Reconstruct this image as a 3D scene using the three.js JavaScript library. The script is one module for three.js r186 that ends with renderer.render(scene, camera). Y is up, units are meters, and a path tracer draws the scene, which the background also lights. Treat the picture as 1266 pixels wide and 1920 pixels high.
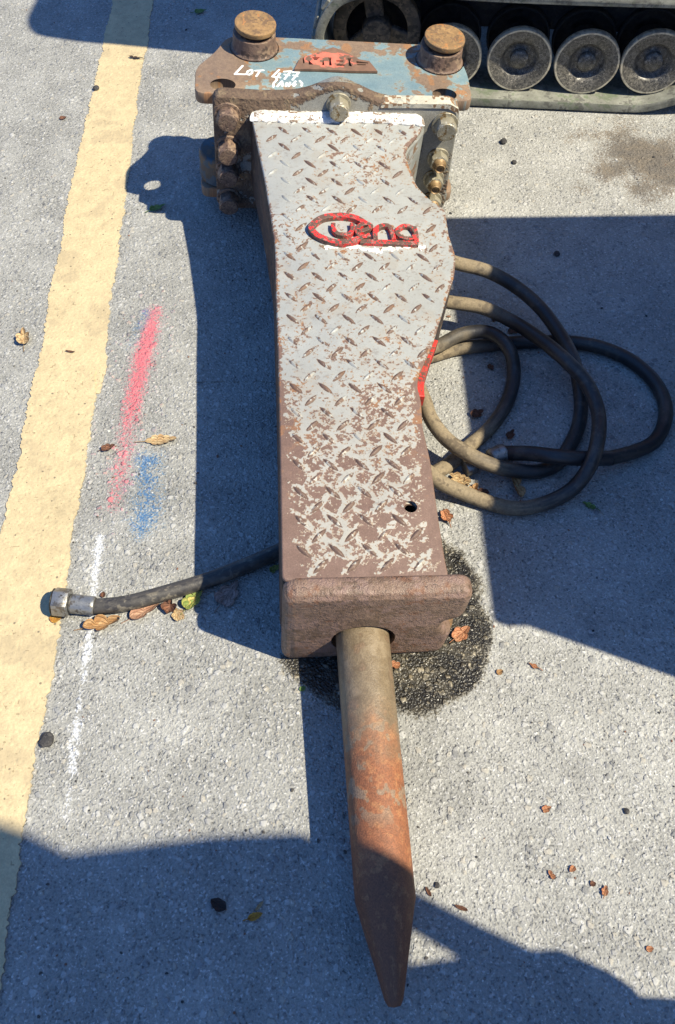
import * as THREE from 'three';
import { mergeGeometries, mergeVertices, toCreasedNormals } from 'three/addons/utils/BufferGeometryUtils.js';
import { Brush, Evaluator, SUBTRACTION } from 'three-bvh-csg';
import { RoundedBoxGeometry } from 'three/addons/geometries/RoundedBoxGeometry.js';

// ---------------------------------------------------------------- camera, sky, sun, exposure
const scene = new THREE.Scene();
const camera = new THREE.PerspectiveCamera(58.91, 675 / 1024, 0.05, 400);
camera.position.set(0, 1.6, 0);
camera.rotation.set(-57 * Math.PI / 180, 0, 0);
scene.add(camera);

const renderer = new THREE.WebGLRenderer({ antialias: true });
renderer.setSize(675, 1024);
renderer.toneMapping = THREE.LinearToneMapping;
renderer.toneMappingExposure = 1.82;
renderer.shadowMap.enabled = true;

const SUN = new THREE.Vector3(0.7, 1, 0.28).normalize();
const sun = new THREE.DirectionalLight(new THREE.Color().setRGB(1, 0.905, 0.70), 5);
sun.position.copy(SUN).multiplyScalar(8).add(new THREE.Vector3(0.2, 0, -1.4));
sun.target.position.set(0.2, 0, -1.4);
sun.castShadow = true;
sun.shadow.mapSize.set(4096, 4096);
Object.assign(sun.shadow.camera, { left: -3.5, right: 3.5, top: 3.5, bottom: -3.5, near: 0.5, far: 20 });
sun.shadow.radius = 1.2;
scene.add(sun, sun.target);

{ // clear deep-blue sky, a little paler towards the horizon and round the sun
  const w = 256, h = 128, d = new Float32Array(w * h * 4);
  for (let j = 0; j < h; j++) for (let i = 0; i < w; i++) {
    const el = ((j + 0.5) / h - 0.5) * Math.PI, az = ((i + 0.5) / w - 0.5) * 2 * Math.PI;
    const dir = new THREE.Vector3(Math.cos(el) * Math.cos(az), Math.sin(el), Math.cos(el) * Math.sin(az));
    const s = Math.max(0, Math.sin(el)), k = Math.pow(1 - s, 3), g = Math.pow(Math.max(0, dir.dot(SUN)), 24) * 0.5;
    const o = (j * w + i) * 4;
    d[o] = 0.055 + 0.10 * k + g * 0.9; d[o + 1] = 0.150 + 0.12 * k + g * 0.85; d[o + 2] = 0.400 + 0.12 * k + g * 0.7; d[o + 3] = 1;
  }
  const t = new THREE.DataTexture(d, w, h, THREE.RGBAFormat, THREE.FloatType);
  t.mapping = THREE.EquirectangularReflectionMapping; t.magFilter = t.minFilter = THREE.LinearFilter; t.needsUpdate = true;
  scene.background = t; scene.environment = t;
}

// ---------------------------------------------------------------- helpers
const names = new Map();
const numbered = (n) => { const k = names.get(n) ?? 0; names.set(n, k + 1); return k ? `${n}_${String(k).padStart(3, '0')}` : n; };
let seed = 12345;
const rnd = () => { seed = (seed + 0x6d2b79f5) | 0; let t = Math.imul(seed ^ (seed >>> 15), 1 | seed); t = (t + Math.imul(t ^ (t >>> 7), 61 | t)) ^ t; return ((t ^ (t >>> 14)) >>> 0) / 4294967296; };
const rr = (a, b) => a + (b - a) * rnd();
const h2 = (x, y, k) => { let n = (Math.imul(x, 374761393) + Math.imul(y, 668265263) + Math.imul(k, 1442695041)) | 0; n = Math.imul(n ^ (n >>> 13), 1274126177); return ((n ^ (n >>> 16)) >>> 0) / 4294967296; };
const vn = (x, y, k = 0) => { const xi = Math.floor(x), yi = Math.floor(y); let fx = x - xi, fy = y - yi; fx *= fx * (3 - 2 * fx); fy *= fy * (3 - 2 * fy);
  const a = h2(xi, yi, k), b = h2(xi + 1, yi, k), c = h2(xi, yi + 1, k), d = h2(xi + 1, yi + 1, k); return a + (b - a) * fx + (c - a + (a - b - c + d) * fx) * fy; };
const fbm = (x, y, o = 4, k = 0) => { let s = 0, a = 0.5, t = 0; for (let i = 0; i < o; i++) { s += a * vn(x, y, k + i * 17); t += a; x *= 2.03; y *= 2.03; a *= 0.55; } return s / t; };
const clamp = (v, a = 0, b = 1) => Math.min(b, Math.max(a, v));
const ss = (a, b, v) => { const t = clamp((v - a) / (b - a)); return t * t * (3 - 2 * t); };
const mix = (a, b, t) => a + (b - a) * t;
const mix3 = (a, b, t) => [mix(a[0], b[0], t), mix(a[1], b[1], t), mix(a[2], b[2], t)];
const F = [0, 0, 0, 0];  // F1, F2, id hash, id hash 2
function worley(x, y, k) {
  const xi = Math.floor(x), yi = Math.floor(y); let d1 = 9, d2 = 9, cx = 0, cy = 0;
  for (let j = -1; j <= 1; j++) for (let i = -1; i <= 1; i++) {
    const a = xi + i, b = yi + j, dx = a + 0.12 + 0.76 * h2(a, b, k) - x, dy = b + 0.12 + 0.76 * h2(a, b, k + 7) - y, d = dx * dx + dy * dy;
    if (d < d1) { d2 = d1; d1 = d; cx = a; cy = b; } else if (d < d2) d2 = d;
  }
  F[0] = Math.sqrt(d1); F[1] = Math.sqrt(d2); F[2] = h2(cx, cy, k + 31); F[3] = h2(cx, cy, k + 53);
}
function bytes(w, h, fn, srgb) {   // fn(x01, y01, out) writes 0..255
  const d = new Uint8Array(w * h * 4), o = [0, 0, 0];
  for (let j = 0, p = 0; j < h; j++) for (let i = 0; i < w; i++, p += 4) { fn((i + 0.5) / w, (j + 0.5) / h, o); d[p] = clamp(o[0], 0, 255); d[p + 1] = clamp(o[1], 0, 255); d[p + 2] = clamp(o[2], 0, 255); d[p + 3] = 255; }
  return tex(d, w, h, srgb);
}
function tex(d, w, h, srgb) {
  const t = new THREE.DataTexture(d, w, h, THREE.RGBAFormat); t.magFilter = t.minFilter = THREE.LinearFilter; t.wrapS = t.wrapT = THREE.RepeatWrapping;
  if (srgb) t.colorSpace = THREE.SRGBColorSpace; t.needsUpdate = true; return t;
}
// colour + (bump in r, roughness in g) from one function: fn(u, v, c, b)
function pair(w, h, fn) {
  const d = new Uint8Array(w * h * 4), e = new Uint8Array(w * h * 4), c = [0, 0, 0], b = [0, 0];
  for (let j = 0, p = 0; j < h; j++) for (let i = 0; i < w; i++, p += 4) {
    fn((i + 0.5) / w, (j + 0.5) / h, c, b);
    for (let k = 0; k < 3; k++) d[p + k] = clamp(c[k], 0, 255);
    e[p] = clamp(b[0] * 255, 0, 255); e[p + 1] = clamp(b[1] * 255, 0, 255); d[p + 3] = e[p + 3] = 255;
  }
  return [tex(d, w, h, true), tex(e, w, h, false)];
}
const matPair = (w, h, fn, bump, more = {}) => { const [a, b] = pair(w, h, fn); return new THREE.MeshStandardMaterial({ map: a, bumpMap: b, roughnessMap: b, roughness: 1, bumpScale: bump, ...more }); };
const shadowed = (m) => { m.castShadow = m.receiveShadow = true; return m; };
function part(name, geo, m, parent) { const o = shadowed(new THREE.Mesh(geo, m)); o.name = name; parent.add(o); return o; }
function thing(name, label, category, group) { const g = new THREE.Group(); g.name = numbered(name); g.userData = { label, category }; if (group) g.userData.group = group; scene.add(g); return g; }
function solid(name, geo, m, label, category, group) { const o = shadowed(new THREE.Mesh(geo, m)); o.name = numbered(name); o.userData = { label, category }; if (group) o.userData.group = group; scene.add(o); return o; }
function structure(name, geo, m) { const o = shadowed(new THREE.Mesh(geo, m)); o.name = name; o.userData = { kind: 'structure' }; scene.add(o); return o; }
// uv from position, one texture tile per `size` metres, by the main direction of each face
function boxUV(g, size = 0.4, off = 0) {
  g = g.index ? g.toNonIndexed() : g; const p = g.attributes.position, n = p.count, uv = new Float32Array(n * 2);
  const a = new THREE.Vector3(), b = new THREE.Vector3(), c = new THREE.Vector3();
  for (let i = 0; i < n; i += 3) {
    a.fromBufferAttribute(p, i); b.fromBufferAttribute(p, i + 1).sub(a); c.fromBufferAttribute(p, i + 2).sub(a); b.cross(c);
    const ax = Math.abs(b.x), ay = Math.abs(b.y), az = Math.abs(b.z);
    for (let k = 0; k < 3; k++) {
      const x = p.getX(i + k), y = p.getY(i + k), z = p.getZ(i + k);
      const [u, v] = ay >= ax && ay >= az ? [x, -z] : ax >= az ? [z, y] : [x, y];
      uv[(i + k) * 2] = u / size + off; uv[(i + k) * 2 + 1] = v / size + off * 1.7;
    }
  }
  g.setAttribute('uv', new THREE.BufferAttribute(uv, 2)); return g;
}
function planeUV(g, u0, u1, v0, v1) { // x -> u, -z -> v
  const p = g.attributes.position, uv = new Float32Array(p.count * 2);
  for (let i = 0; i < p.count; i++) { uv[2 * i] = (p.getX(i) - u0) / (u1 - u0); uv[2 * i + 1] = (p.getZ(i) - v0) / (v1 - v0); }
  g.setAttribute('uv', new THREE.BufferAttribute(uv, 2)); return g;
}
const crease = (g, a = 0.6) => toCreasedNormals(g.index ? g.toNonIndexed() : g, a);
function poly(pts, radius = 0, steps = 4) { // closed outline with rounded corners
  const s = [], n = pts.length;
  for (let i = 0; i < n; i++) {
    const [px, py] = pts[(i + n - 1) % n], [x, y] = pts[i], [nx, ny] = pts[(i + 1) % n];
    const r = pts[i][2] ?? radius, a = Math.hypot(px - x, py - y), b = Math.hypot(nx - x, ny - y), q = Math.min(r, a * 0.45, b * 0.45);
    if (q < 1e-5) { s.push(new THREE.Vector2(x, y)); continue; }
    const ax = x + (px - x) / a * q, ay = y + (py - y) / a * q, bx = x + (nx - x) / b * q, by = y + (ny - y) / b * q;
    for (let k = 0; k <= steps; k++) { const t = k / steps; s.push(new THREE.Vector2((1 - t) ** 2 * ax + 2 * t * (1 - t) * x + t * t * bx, (1 - t) ** 2 * ay + 2 * t * (1 - t) * y + t * t * by)); }
  }
  return s;
}
function shapeOf(pts, holes = []) { const s = new THREE.Shape(pts); for (const h of holes) s.holes.push(new THREE.Path(h)); return s; }
const circle = (x, y, r, n = 24, ry = r) => Array.from({ length: n }, (_, i) => new THREE.Vector2(x + r * Math.cos(i / n * 2 * Math.PI), y + ry * Math.sin(i / n * 2 * Math.PI)));
function extrude(shape, depth, bevel = 0, segs = 2) {
  return new THREE.ExtrudeGeometry(shape, bevel ? { depth: depth - 2 * bevel, bevelEnabled: true, bevelThickness: bevel, bevelSize: bevel, bevelOffset: -bevel, bevelSegments: segs, steps: 1 } : { depth, bevelEnabled: false });
}
// an outline given in (x, z), standing from y0 to y1
function slab(ptsXZ, y0, y1, bevel = 0, holes = [], segs = 2) {
  const flip = (q) => q.map((v) => new THREE.Vector2(v.x ?? v[0], -(v.y ?? v[1])));
  const g = extrude(shapeOf(flip(ptsXZ), holes.map(flip)), y1 - y0, bevel, segs);
  g.translate(0, 0, bevel); g.rotateX(-Math.PI / 2); g.translate(0, y0, 0); return g;
}
function front(ptsXY, z0, z1, bevel = 0, holes = [], segs = 2) { const g = extrude(shapeOf(ptsXY, holes), z1 - z0, bevel, segs); g.translate(0, 0, z0 + bevel); return g; }
function ribbon(pts, hw, closed = false, n = 5) { // smooth stroke outline
  const c = new THREE.CatmullRomCurve3(pts.map(([x, z]) => new THREE.Vector3(x, 0, z)), closed, 'centripetal'), q = c.getPoints(pts.length * n), L = [], R = [];
  for (let i = 0; i < q.length; i++) { const t = q[Math.min(i + 1, q.length - 1)].clone().sub(q[Math.max(i - 1, 0)]).normalize(); L.push(new THREE.Vector2(q[i].x - t.z * hw, q[i].z + t.x * hw)); R.unshift(new THREE.Vector2(q[i].x + t.z * hw, q[i].z - t.x * hw)); }
  return L.concat(R);
}
const V3 = (a) => new THREE.Vector3(a[0], a[1], a[2]);
function hoseGeo(pts, r, dy = 0, seg = 8) {
  const c = new THREE.CatmullRomCurve3(pts.map(([x, y, z]) => new THREE.Vector3(x, y + dy, z)), false, 'centripetal'), len = c.getLength();
  const g = new THREE.TubeGeometry(c, pts.length * seg, r, 14, false), uv = g.attributes.uv;
  for (let i = 0; i < uv.count; i++) uv.setXY(i, uv.getX(i) * len / 0.4, uv.getY(i) * 0.285);
  return g;
}
const lathe = (prof, seg = 32) => new THREE.LatheGeometry(prof.map(([r, y]) => new THREE.Vector2(r, y)), seg);
function inside(x, y, q) { let c = false; for (let i = 0, j = q.length - 1; i < q.length; j = i++) { const a = q[i], b = q[j]; if ((a.y > y) !== (b.y > y) && x < (b.x - a.x) * (y - a.y) / (b.y - a.y) + a.x) c = !c; } return c; }
function edgeDist(x, y, q) { let m = 9; for (let i = 0, j = q.length - 1; i < q.length; j = i++) { const ax = q[j].x, ay = q[j].y, dx = q[i].x - ax, dy = q[i].y - ay, t = clamp(((x - ax) * dx + (y - ay) * dy) / (dx * dx + dy * dy)); m = Math.min(m, Math.hypot(x - ax - dx * t, y - ay - dy * t)); } return m; }
function lineDist(x, y, q) { let m = 9, at = 0; for (let i = 1; i < q.length; i++) { const [ax, ay] = q[i - 1], dx = q[i][0] - ax, dy = q[i][1] - ay, t = clamp(((x - ax) * dx + (y - ay) * dy) / (dx * dx + dy * dy)), d = Math.hypot(x - ax - dx * t, y - ay - dy * t); if (d < m) { m = d; at = (i - 1 + t) / (q.length - 1); } } return [m, at]; }

// ---------------------------------------------------------------- asphalt
const RED = [[-0.449, -1.625], [-0.460, -1.492], [-0.467, -1.345], [-0.470, -1.222], [-0.469, -1.121], [-0.474, -1.059]];
const WHITE = [[-0.491, -0.976], [-0.488, -0.886], [-0.482, -0.802], [-0.478, -0.723], [-0.477, -0.616], [-0.474, -0.535], [-0.471, -0.459], [-0.468, -0.413]];
const BLUE1 = [[-0.414, -1.175], [-0.408, -1.10], [-0.405, -1.00]], BLUE2 = [[-0.470, -1.62], [-0.492, -1.52]];
const OIL = [[0.215, -0.985], [0.262, -0.93], [0.285, -0.86], [0.300, -0.756], [0.283, -0.674], [0.235, -0.626], [0.164, -0.595], [0.105, -0.598], [0.007, -0.598], [-0.043, -0.626], [-0.073, -0.663], [-0.125, -0.700], [-0.035, -0.86], [0.127, -0.99]].map(([x, y]) => new THREE.Vector2(x, y));
function asphalt(x, z, c, b, marks) {
  const wx = x + 0.009 * (fbm(x * 110, z * 110, 3, 3) - 0.5), wz = z + 0.009 * (fbm(x * 110, z * 110, 3, 7) - 0.5);
  const big = fbm(x * 1.7 + 9, z * 1.7, 4, 11), mid = fbm(x * 14, z * 14, 3, 21), fine = vn(x * 700, z * 700, 31), fin2 = vn(x * 330, z * 330, 33);
  let g = 131 + 12 * (fbm(x * 2.3 + 4, z * 2.3, 5, 15) - 0.5) + 12 * ss(-0.15, 0.25, x * 0.5 + 1.1 * (big - 0.5)) + 30 * (mid - 0.5) + 26 * (fine - 0.5) + 22 * (fin2 - 0.5);
  let r = g * 1.0, bl = g * 0.97, hgt = 0.34 + 0.16 * (fine - 0.5) + 0.22 * (fin2 - 0.5) + 0.22 * (mid - 0.5), stone = 0;
  worley(wx / 0.0135, wz / 0.0135, 100);
  let rad = 0.13 + 0.34 * F[3] * F[3];
  if (F[2] < 0.5) { const m = ss(rad + 0.05, rad - 0.06, F[0]); if (m > 0) { const q = F[2] / 0.55, t = q < 0.10 ? [100, 101, 103] : q < 0.40 ? [146, 146, 145] : q < 0.56 ? [158, 152, 140] : q < 0.84 ? [176, 176, 174] : [126, 128, 131]; stone = m; const v = 0.55 * m; r = mix(r, t[0], v); g = mix(g, t[1], v); bl = mix(bl, t[2], v); hgt = mix(hgt, hgt * 0.4 + 0.40 + 0.24 * F[3] - 0.16 * (F[0] / rad) ** 2, m); } }
  worley(wx / 0.0052 + 40, wz / 0.0052, 200);
  rad = 0.2 + 0.25 * F[3];
  if (F[2] < 0.5) { const m = ss(rad + 0.08, rad - 0.08, F[0]) * (1 - 0.8 * stone); if (m > 0) { const q = F[2] / 0.5, t = q < 0.22 ? 92 : q < 0.70 ? 140 : 180, v = 0.65 * m; r = mix(r, t, v); g = mix(g, t, v); bl = mix(bl, t, v); hgt += 0.14 * m; } }
  if (fin2 < 0.12 && fine < 0.5 && mid < 0.56) { hgt -= 0.34; r *= 0.80; g *= 0.80; bl *= 0.81; }           // pits
  if (fin2 > 0.90 && fine > 0.5) { r += 34; g += 34; bl += 34; }
  let rough = 0.88;
  if (marks) {
    const hi = clamp((hgt - 0.2) * 2), sp = vn(x * 420, z * 420, 61), cl = fbm(x * 40, z * 40, 3, 71);
    let [d, t] = lineDist(x, z, RED);
    if (d < 0.08) { const w = 0.027 + 0.008 * (cl - 0.5) - 0.006 * Math.abs(t - 0.45), k = Math.exp(-((d / w) ** 2) * 0.9) * (0.72 + 0.5 * ss(0.35, 0.1, Math.abs(t - 0.25))), m = clamp(ss(0.20, 1.0, k * 0.80 + 0.7 * (sp - 0.5) + 0.5 * (hi - 0.5)) * 0.72); const q = [200, 78, 92]; r = mix(r, q[0], m); g = mix(g, q[1], m); bl = mix(bl, q[2], m); }
    for (const [L, w, f] of [[BLUE1, 0.036, 0.62], [BLUE2, 0.02, 0.4]]) { [d, t] = lineDist(x, z, L); if (d < 0.1) { const m = clamp(ss(0.3, 0.95, f * Math.exp(-((d / w) ** 2)) + 0.75 * (sp - 0.5) + 0.5 * (cl - 0.45)) * 0.75); r = mix(r, 40, m); g = mix(g, 88, m); bl = mix(bl, 142, m); } }
    [d, t] = lineDist(x, z, WHITE);
    if (d < 0.05) { const w = 0.0115 + 0.010 * (cl - 0.5), gap = 0.62 + 0.38 * ss(0.34, 0.56, fbm(x * 30 + 5, z * 30, 3, 81) + 0.16 - 0.30 * t * t), m = clamp(ss(0.40, 1.0, Math.exp(-((d / w) ** 2)) * gap + 0.85 * (sp - 0.5) + 0.5 * (hi - 0.5)) * 0.72); r = mix(r, 196, m); g = mix(g, 200, m); bl = mix(bl, 206, m); }
    if (x > -0.16 && x < 0.34 && z > -1.03 && z < -0.55) {   // oil soaked into the surface
      const s = (inside(x, z, OIL) ? 1 : -1) * edgeDist(x, z, OIL) + 0.034 * (fbm(x * 24, z * 24, 4, 91) - 0.5) + 0.016 * (sp - 0.5), m = ss(-0.006, 0.010, s);
      if (m > 0) { const keep = 0.22 + 0.12 * (sp - 0.5) + 0.2 * ss(0.4, 0.7, cl) + (stone > 0.5 ? 0.42 * F[3] + 0.10 : hgt > 0.5 ? 0.42 * F[3] : 0), k = mix(1, keep, m); r *= k * mix(1, 1.06, m); g *= k; bl *= k * mix(1, 0.88, m); rough = mix(rough, 0.22 + 0.3 * sp, m); hgt = mix(hgt, hgt * 1.15 + (stone > 0.5 ? 0.1 : -0.08), m); }
    }
    d = Math.hypot((x - 0.86) / 0.25, (z + 2.22) / 0.20);
    if (d < 1.7) { const m = clamp(ss(0.30, 0.75, 1.25 - d * 0.9 + 1.3 * (fbm(x * 12, z * 12, 4, 95) - 0.5) + 0.7 * (sp - 0.5) - 0.25) * 0.75); const w2 = 0.7 + 0.6 * sp; r = mix(r, (64 + 36 * cl) * w2, m); g = mix(g, (60 + 28 * cl) * w2, m); bl = mix(bl, (57 + 16 * cl) * w2, m); }
    if (Math.abs(z + 1.397 + 0.005 * vn(x * 60, 0, 5)) < 0.0012 + 0.0012 * cl && x < -0.13 && x > -0.33 && vn(x * 90, 3, 6) > 0.35) { r *= 0.85; g *= 0.82; bl *= 0.78; hgt -= 0.15; }
  }
  c[0] = r; c[1] = g; c[2] = bl; b[0] = hgt; b[1] = rough;
}
function pavement(name, x0, x1, z0, z1, w) {
  const h = Math.round(w * (z1 - z0) / (x1 - x0)), m = matPair(w, h, (u, v, c, b) => asphalt(x0 + u * (x1 - x0), z0 + v * (z1 - z0), c, b, true), 0.0056);
  const g = new THREE.PlaneGeometry(x1 - x0, z1 - z0); g.rotateX(-Math.PI / 2); g.translate((x0 + x1) / 2, 0, (z0 + z1) / 2); planeUV(g, x0, x1, z0, z1);
  return structure(name, g, m);
}
pavement('pavement', -0.9, 0.9, -1.4, 0.2, 2048);
pavement('pavement_001', -1.4, 1.4, -3.4, -1.4, 2048);
{
  const E = 120, g = new THREE.ShapeGeometry(shapeOf([[-E, -E], [E, -E], [E, E], [-E, E]].map(([a, b]) => new THREE.Vector2(a, b)), [[[-1.4, 3.4], [1.4, 3.4], [1.4, 1.4], [0.9, 1.4], [0.9, -0.2], [-0.9, -0.2], [-0.9, 1.4], [-1.4, 1.4]].map(([a, b]) => new THREE.Vector2(a, b))]));
  g.rotateX(-Math.PI / 2); planeUV(g, 0, 2, 0, 2);
  structure('ground', g, matPair(1024, 1024, (u, v, c, b) => asphalt(u * 2 + 30, v * 2 + 30, c, b, false), 0.004));
}

// ---------------------------------------------------------------- yellow line: two coats of thick road paint
const yellowPaint = matPair(1024, 2048, (u, v, c, b) => {
  const x = u * 0.4, z = v * 1.6, sp = vn(x * 500, z * 500, 1), n = fbm(x * 9, z * 9, 4, 2), m = fbm(x * 55, z * 55, 3, 3), p = vn(x * 190, z * 190, 9);
  let k = 1 + 0.14 * (n - 0.5) + 0.16 * (m - 0.5) + 0.1 * (sp - 0.5); worley(x / 0.011, z / 0.011, 5); const st = F[2] < 0.5 ? ss(0.5, 0.15, F[0]) : 0;
  let q = [176 * k, 160 * k, 126 * k]; const grey = ss(0.60, 0.74, n + 0.25 * (m - 0.5)) * 0.35; q = mix3(q, [126, 114, 92], grey);
  worley(x / 0.026 + 3, z / 0.026, 15); if (F[2] < 0.2 && F[0] < 0.04 + 0.06 * F[3]) q = mix3(q, [92, 84, 70], 0.7);
  if (p < 0.07) q = mix3(q, [110, 95, 70], 0.5);
  c[0] = q[0]; c[1] = q[1]; c[2] = q[2]; b[0] = 0.4 + 0.3 * (m - 0.5) + 0.25 * st + 0.22 * (p - 0.5); b[1] = 0.8;
}, 0.0019);
function paintStrip(left, right, y0, y1, k) {
  const side = (q, s) => { const o = []; for (let i = 1; i < q.length; i++) for (let t = 0, n = Math.ceil(Math.abs(q[i][1] - q[i - 1][1]) / 0.003); t < n; t++) { const f = t / n, x = mix(q[i - 1][0], q[i][0], f), z = mix(q[i - 1][1], q[i][1], f); o.push(new THREE.Vector2(x + s * (0.010 * (fbm(z * 170, k + s, 3, 41) - 0.5) + 0.007 * (fbm(z * 34, k + s, 2, 47) - 0.5) + 0.007 * (vn(z * 9, k + s, 43) - 0.5)), z)); } return o; };
  return slab(side(left, -1).concat(side(right, 1).reverse()), y0, y1);
}
const line = new THREE.Group(); line.name = 'road_line'; line.userData = { kind: 'structure' }; scene.add(line);
part('paint_coat', boxYellow(paintStrip([[-0.752, -3.4], [-0.729, -2.149], [-0.719, -1.747], [-0.702, -1.393], [-0.700, -1.36]], [[-0.617, -3.4], [-0.600, -2.581], [-0.581, -2.149], [-0.571, -1.907], [-0.563, -1.671], [-0.546, -1.45], [-0.55, -1.36]], 0.0005, 0.0022, 1)), yellowPaint, line);
part('paint_coat', boxYellow(paintStrip([[-0.708, -1.43], [-0.700, -1.25], [-0.695, -1.193], [-0.700, -0.986], [-0.697, -0.5], [-0.69, 0.6]], [[-0.566, -1.43], [-0.557, -1.36], [-0.550, -1.193], [-0.547, -0.999], [-0.545, -0.849], [-0.538, -0.668], [-0.540, -0.487], [-0.537, -0.386], [-0.532, -0.243], [-0.53, 0.6]], 0.0008, 0.0038, 2)), yellowPaint, line);
function boxYellow(g) { return planeUV(g, -0.8, -0.4, -1.6, 0); }

// ---------------------------------------------------------------- shared materials
// rusty / painted metals; colours are the bare surface
const lump = (x, y, k) => 0.5 * fbm(x, y, 4, k) + 0.5 * fbm(x * 4.1, y * 4.1, 3, k + 5);
const wrapn = (u, v, s, k) => fbm(u * s, v * s, 4, k);
const grainMap = bytes(512, 512, (u, v, o) => { const gr = vn(u * 210, v * 210, 2); o[0] = 255 * (0.5 + 0.5 * (wrapn(u, v, 42, 8) - 0.5) + 0.25 * (gr - 0.5)); o[1] = 255 * (0.86 + 0.28 * (wrapn(u, v, 20, 14) - 0.5)); o[2] = 0; });
function metal(base, patches, bump, rough = 0.75, size = 512, more = {}) {   // colour per material; one grain map shared by all
  const map = bytes(size, size, (u, v, o) => {
    const gr = vn(u * 210, v * 210, 2), n = wrapn(u, v, 12, 4), hgrain = 0.10 * (gr - 0.5) + 0.26 * (n - 0.5);
    let q = base.map((k) => k * (1 + hgrain));
    for (const [col, scale, cut, k, soft = 0.03] of patches) { const m = ss(cut - soft, cut + soft, lump(u * scale, v * scale, k)); if (m > 0) q = mix3(q, col.map((e) => e * (1 + hgrain)), m); }
    o[0] = q[0]; o[1] = q[1]; o[2] = q[2];
  }, true);
  return new THREE.MeshStandardMaterial({ map, bumpMap: grainMap, roughnessMap: grainMap, bumpScale: bump, roughness: Math.min(1, rough / 0.86), ...more });
}
const blockRust = metal([114, 93, 79], [[[120, 98, 88], 3, 0.5, 21, 0.1], [[98, 79, 65], 6, 0.56, 33, 0.06, -0.05], [[110, 80, 62], 5, 0.64, 44, 0.06], [[122, 102, 90], 18, 0.66, 55, 0.03], [[72, 58, 49], 26, 0.665, 57, 0.03]], 0.0034, 0.55);
const darkRust = metal([56, 46, 42], [[[74, 56, 46], 6, 0.52, 22], [[92, 78, 62], 12, 0.62, 35, 0.03, 0.1], [[38, 34, 33], 9, 0.58, 45]], 0.004, 0.8);
const greyPaint = metal([140, 143, 141], [[[110, 86, 66], 7, 0.60, 24, 0.012, -0.1], [[124, 126, 122], 4, 0.52, 37, 0.06]], 0.001, 0.5);
const boltMat = metal([104, 84, 72], [[[126, 106, 88], 8, 0.52, 25], [[72, 58, 50], 10, 0.6, 38]], 0.002, 0.65, 256);
const boltLight = metal([146, 140, 122], [[[112, 92, 60], 7, 0.55, 26], [[168, 166, 156], 9, 0.6, 39]], 0.001, 0.45, 256, { metalness: 0.35 });
const pinRust = metal([124, 98, 66], [[[136, 108, 72], 7, 0.52, 27, 0.06], [[104, 82, 60], 9, 0.57, 40, 0.05], [[150, 104, 62], 12, 0.64, 50]], 0.0012, 0.75, 256);
const studMat = metal([140, 116, 82], [[[110, 88, 62], 8, 0.55, 48]], 0.0005, 0.5, 128, { metalness: 0.3 });
const steel = metal([138, 138, 136], [[[108, 102, 94], 10, 0.60, 28, 0.05], [[78, 72, 66], 14, 0.68, 41]], 0.0006, 0.38, 256, { metalness: 0.7 });
const redPaint = metal([202, 48, 46], [[[92, 70, 60], 8, 0.465, 29, 0.012, -0.2], [[150, 100, 92], 15, 0.62, 42, 0.01]], 0.001, 0.5, 256);
const whiteBead = metal([206, 206, 204], [[[178, 175, 170], 8, 0.55, 30, 0.06], [[116, 96, 78], 9, 0.615, 43, 0.015]], 0.001, 0.5, 256);
const hoseDark = metal([60, 57, 53], [[[76, 72, 66], 6, 0.53, 64, 0.08], [[98, 92, 80], 14, 0.64, 65, 0.05], [[46, 44, 43], 9, 0.58, 66, 0.05]], 0.0006, 0.5);
const frameDark0 = metal([58, 56, 52], [[[76, 72, 66], 8, 0.55, 76]], 0.0008, 0.6, 128);
const hoseBlack = metal([38, 37, 38], [[[56, 54, 52], 7, 0.6, 67, 0.05]], 0.0004, 0.42, 256);

// ---------------------------------------------------------------- the breaker
const breaker = thing('hydraulic_breaker', 'worn grey hydraulic breaker lying on its side with rusty chisel pointing forward', 'breaker');
breaker.position.set(0.062, 0.012, -0.708);
breaker.rotation.order = 'YXZ';
breaker.rotation.set(2.2 * Math.PI / 180, 3.5 * Math.PI / 180, -4 * Math.PI / 180);

const plateLine = [[-0.171, -0.035], [-0.169, -0.169], [-0.166, -0.352], [-0.164, -0.529], [-0.164, -0.669], [-0.162, -0.82, 0.03], [-0.167, -0.889, 0.03], [-0.181, -1.042], [-0.196, -1.161], [-0.208, -1.262, 0.002],
  [0.203, -1.262, 0.002], [0.198, -1.225], [0.181, -1.195], [0.155, -1.156], [0.146, -1.129], [0.151, -1.088], [0.162, -1.018], [0.189, -0.971], [0.217, -0.946], [0.215, -0.863], [0.222, -0.8], [0.212, -0.742], [0.187, -0.676], [0.16, -0.599], [0.144, -0.553], [0.106, -0.471], [0.101, -0.445], [0.105, -0.412], [0.101, -0.35], [0.107, -0.273], [0.107, -0.154], [0.109, -0.063], [0.112, -0.035]];
const outline = poly(plateLine, 0.014, 3);
const tapHole = circle(0.060, -0.176, 0.0155, 20);
part('housing', boxUV(slab(outline, 0.05, 0.2405, 0.006, [tapHole]), 0.5), darkRust, breaker);

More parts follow.
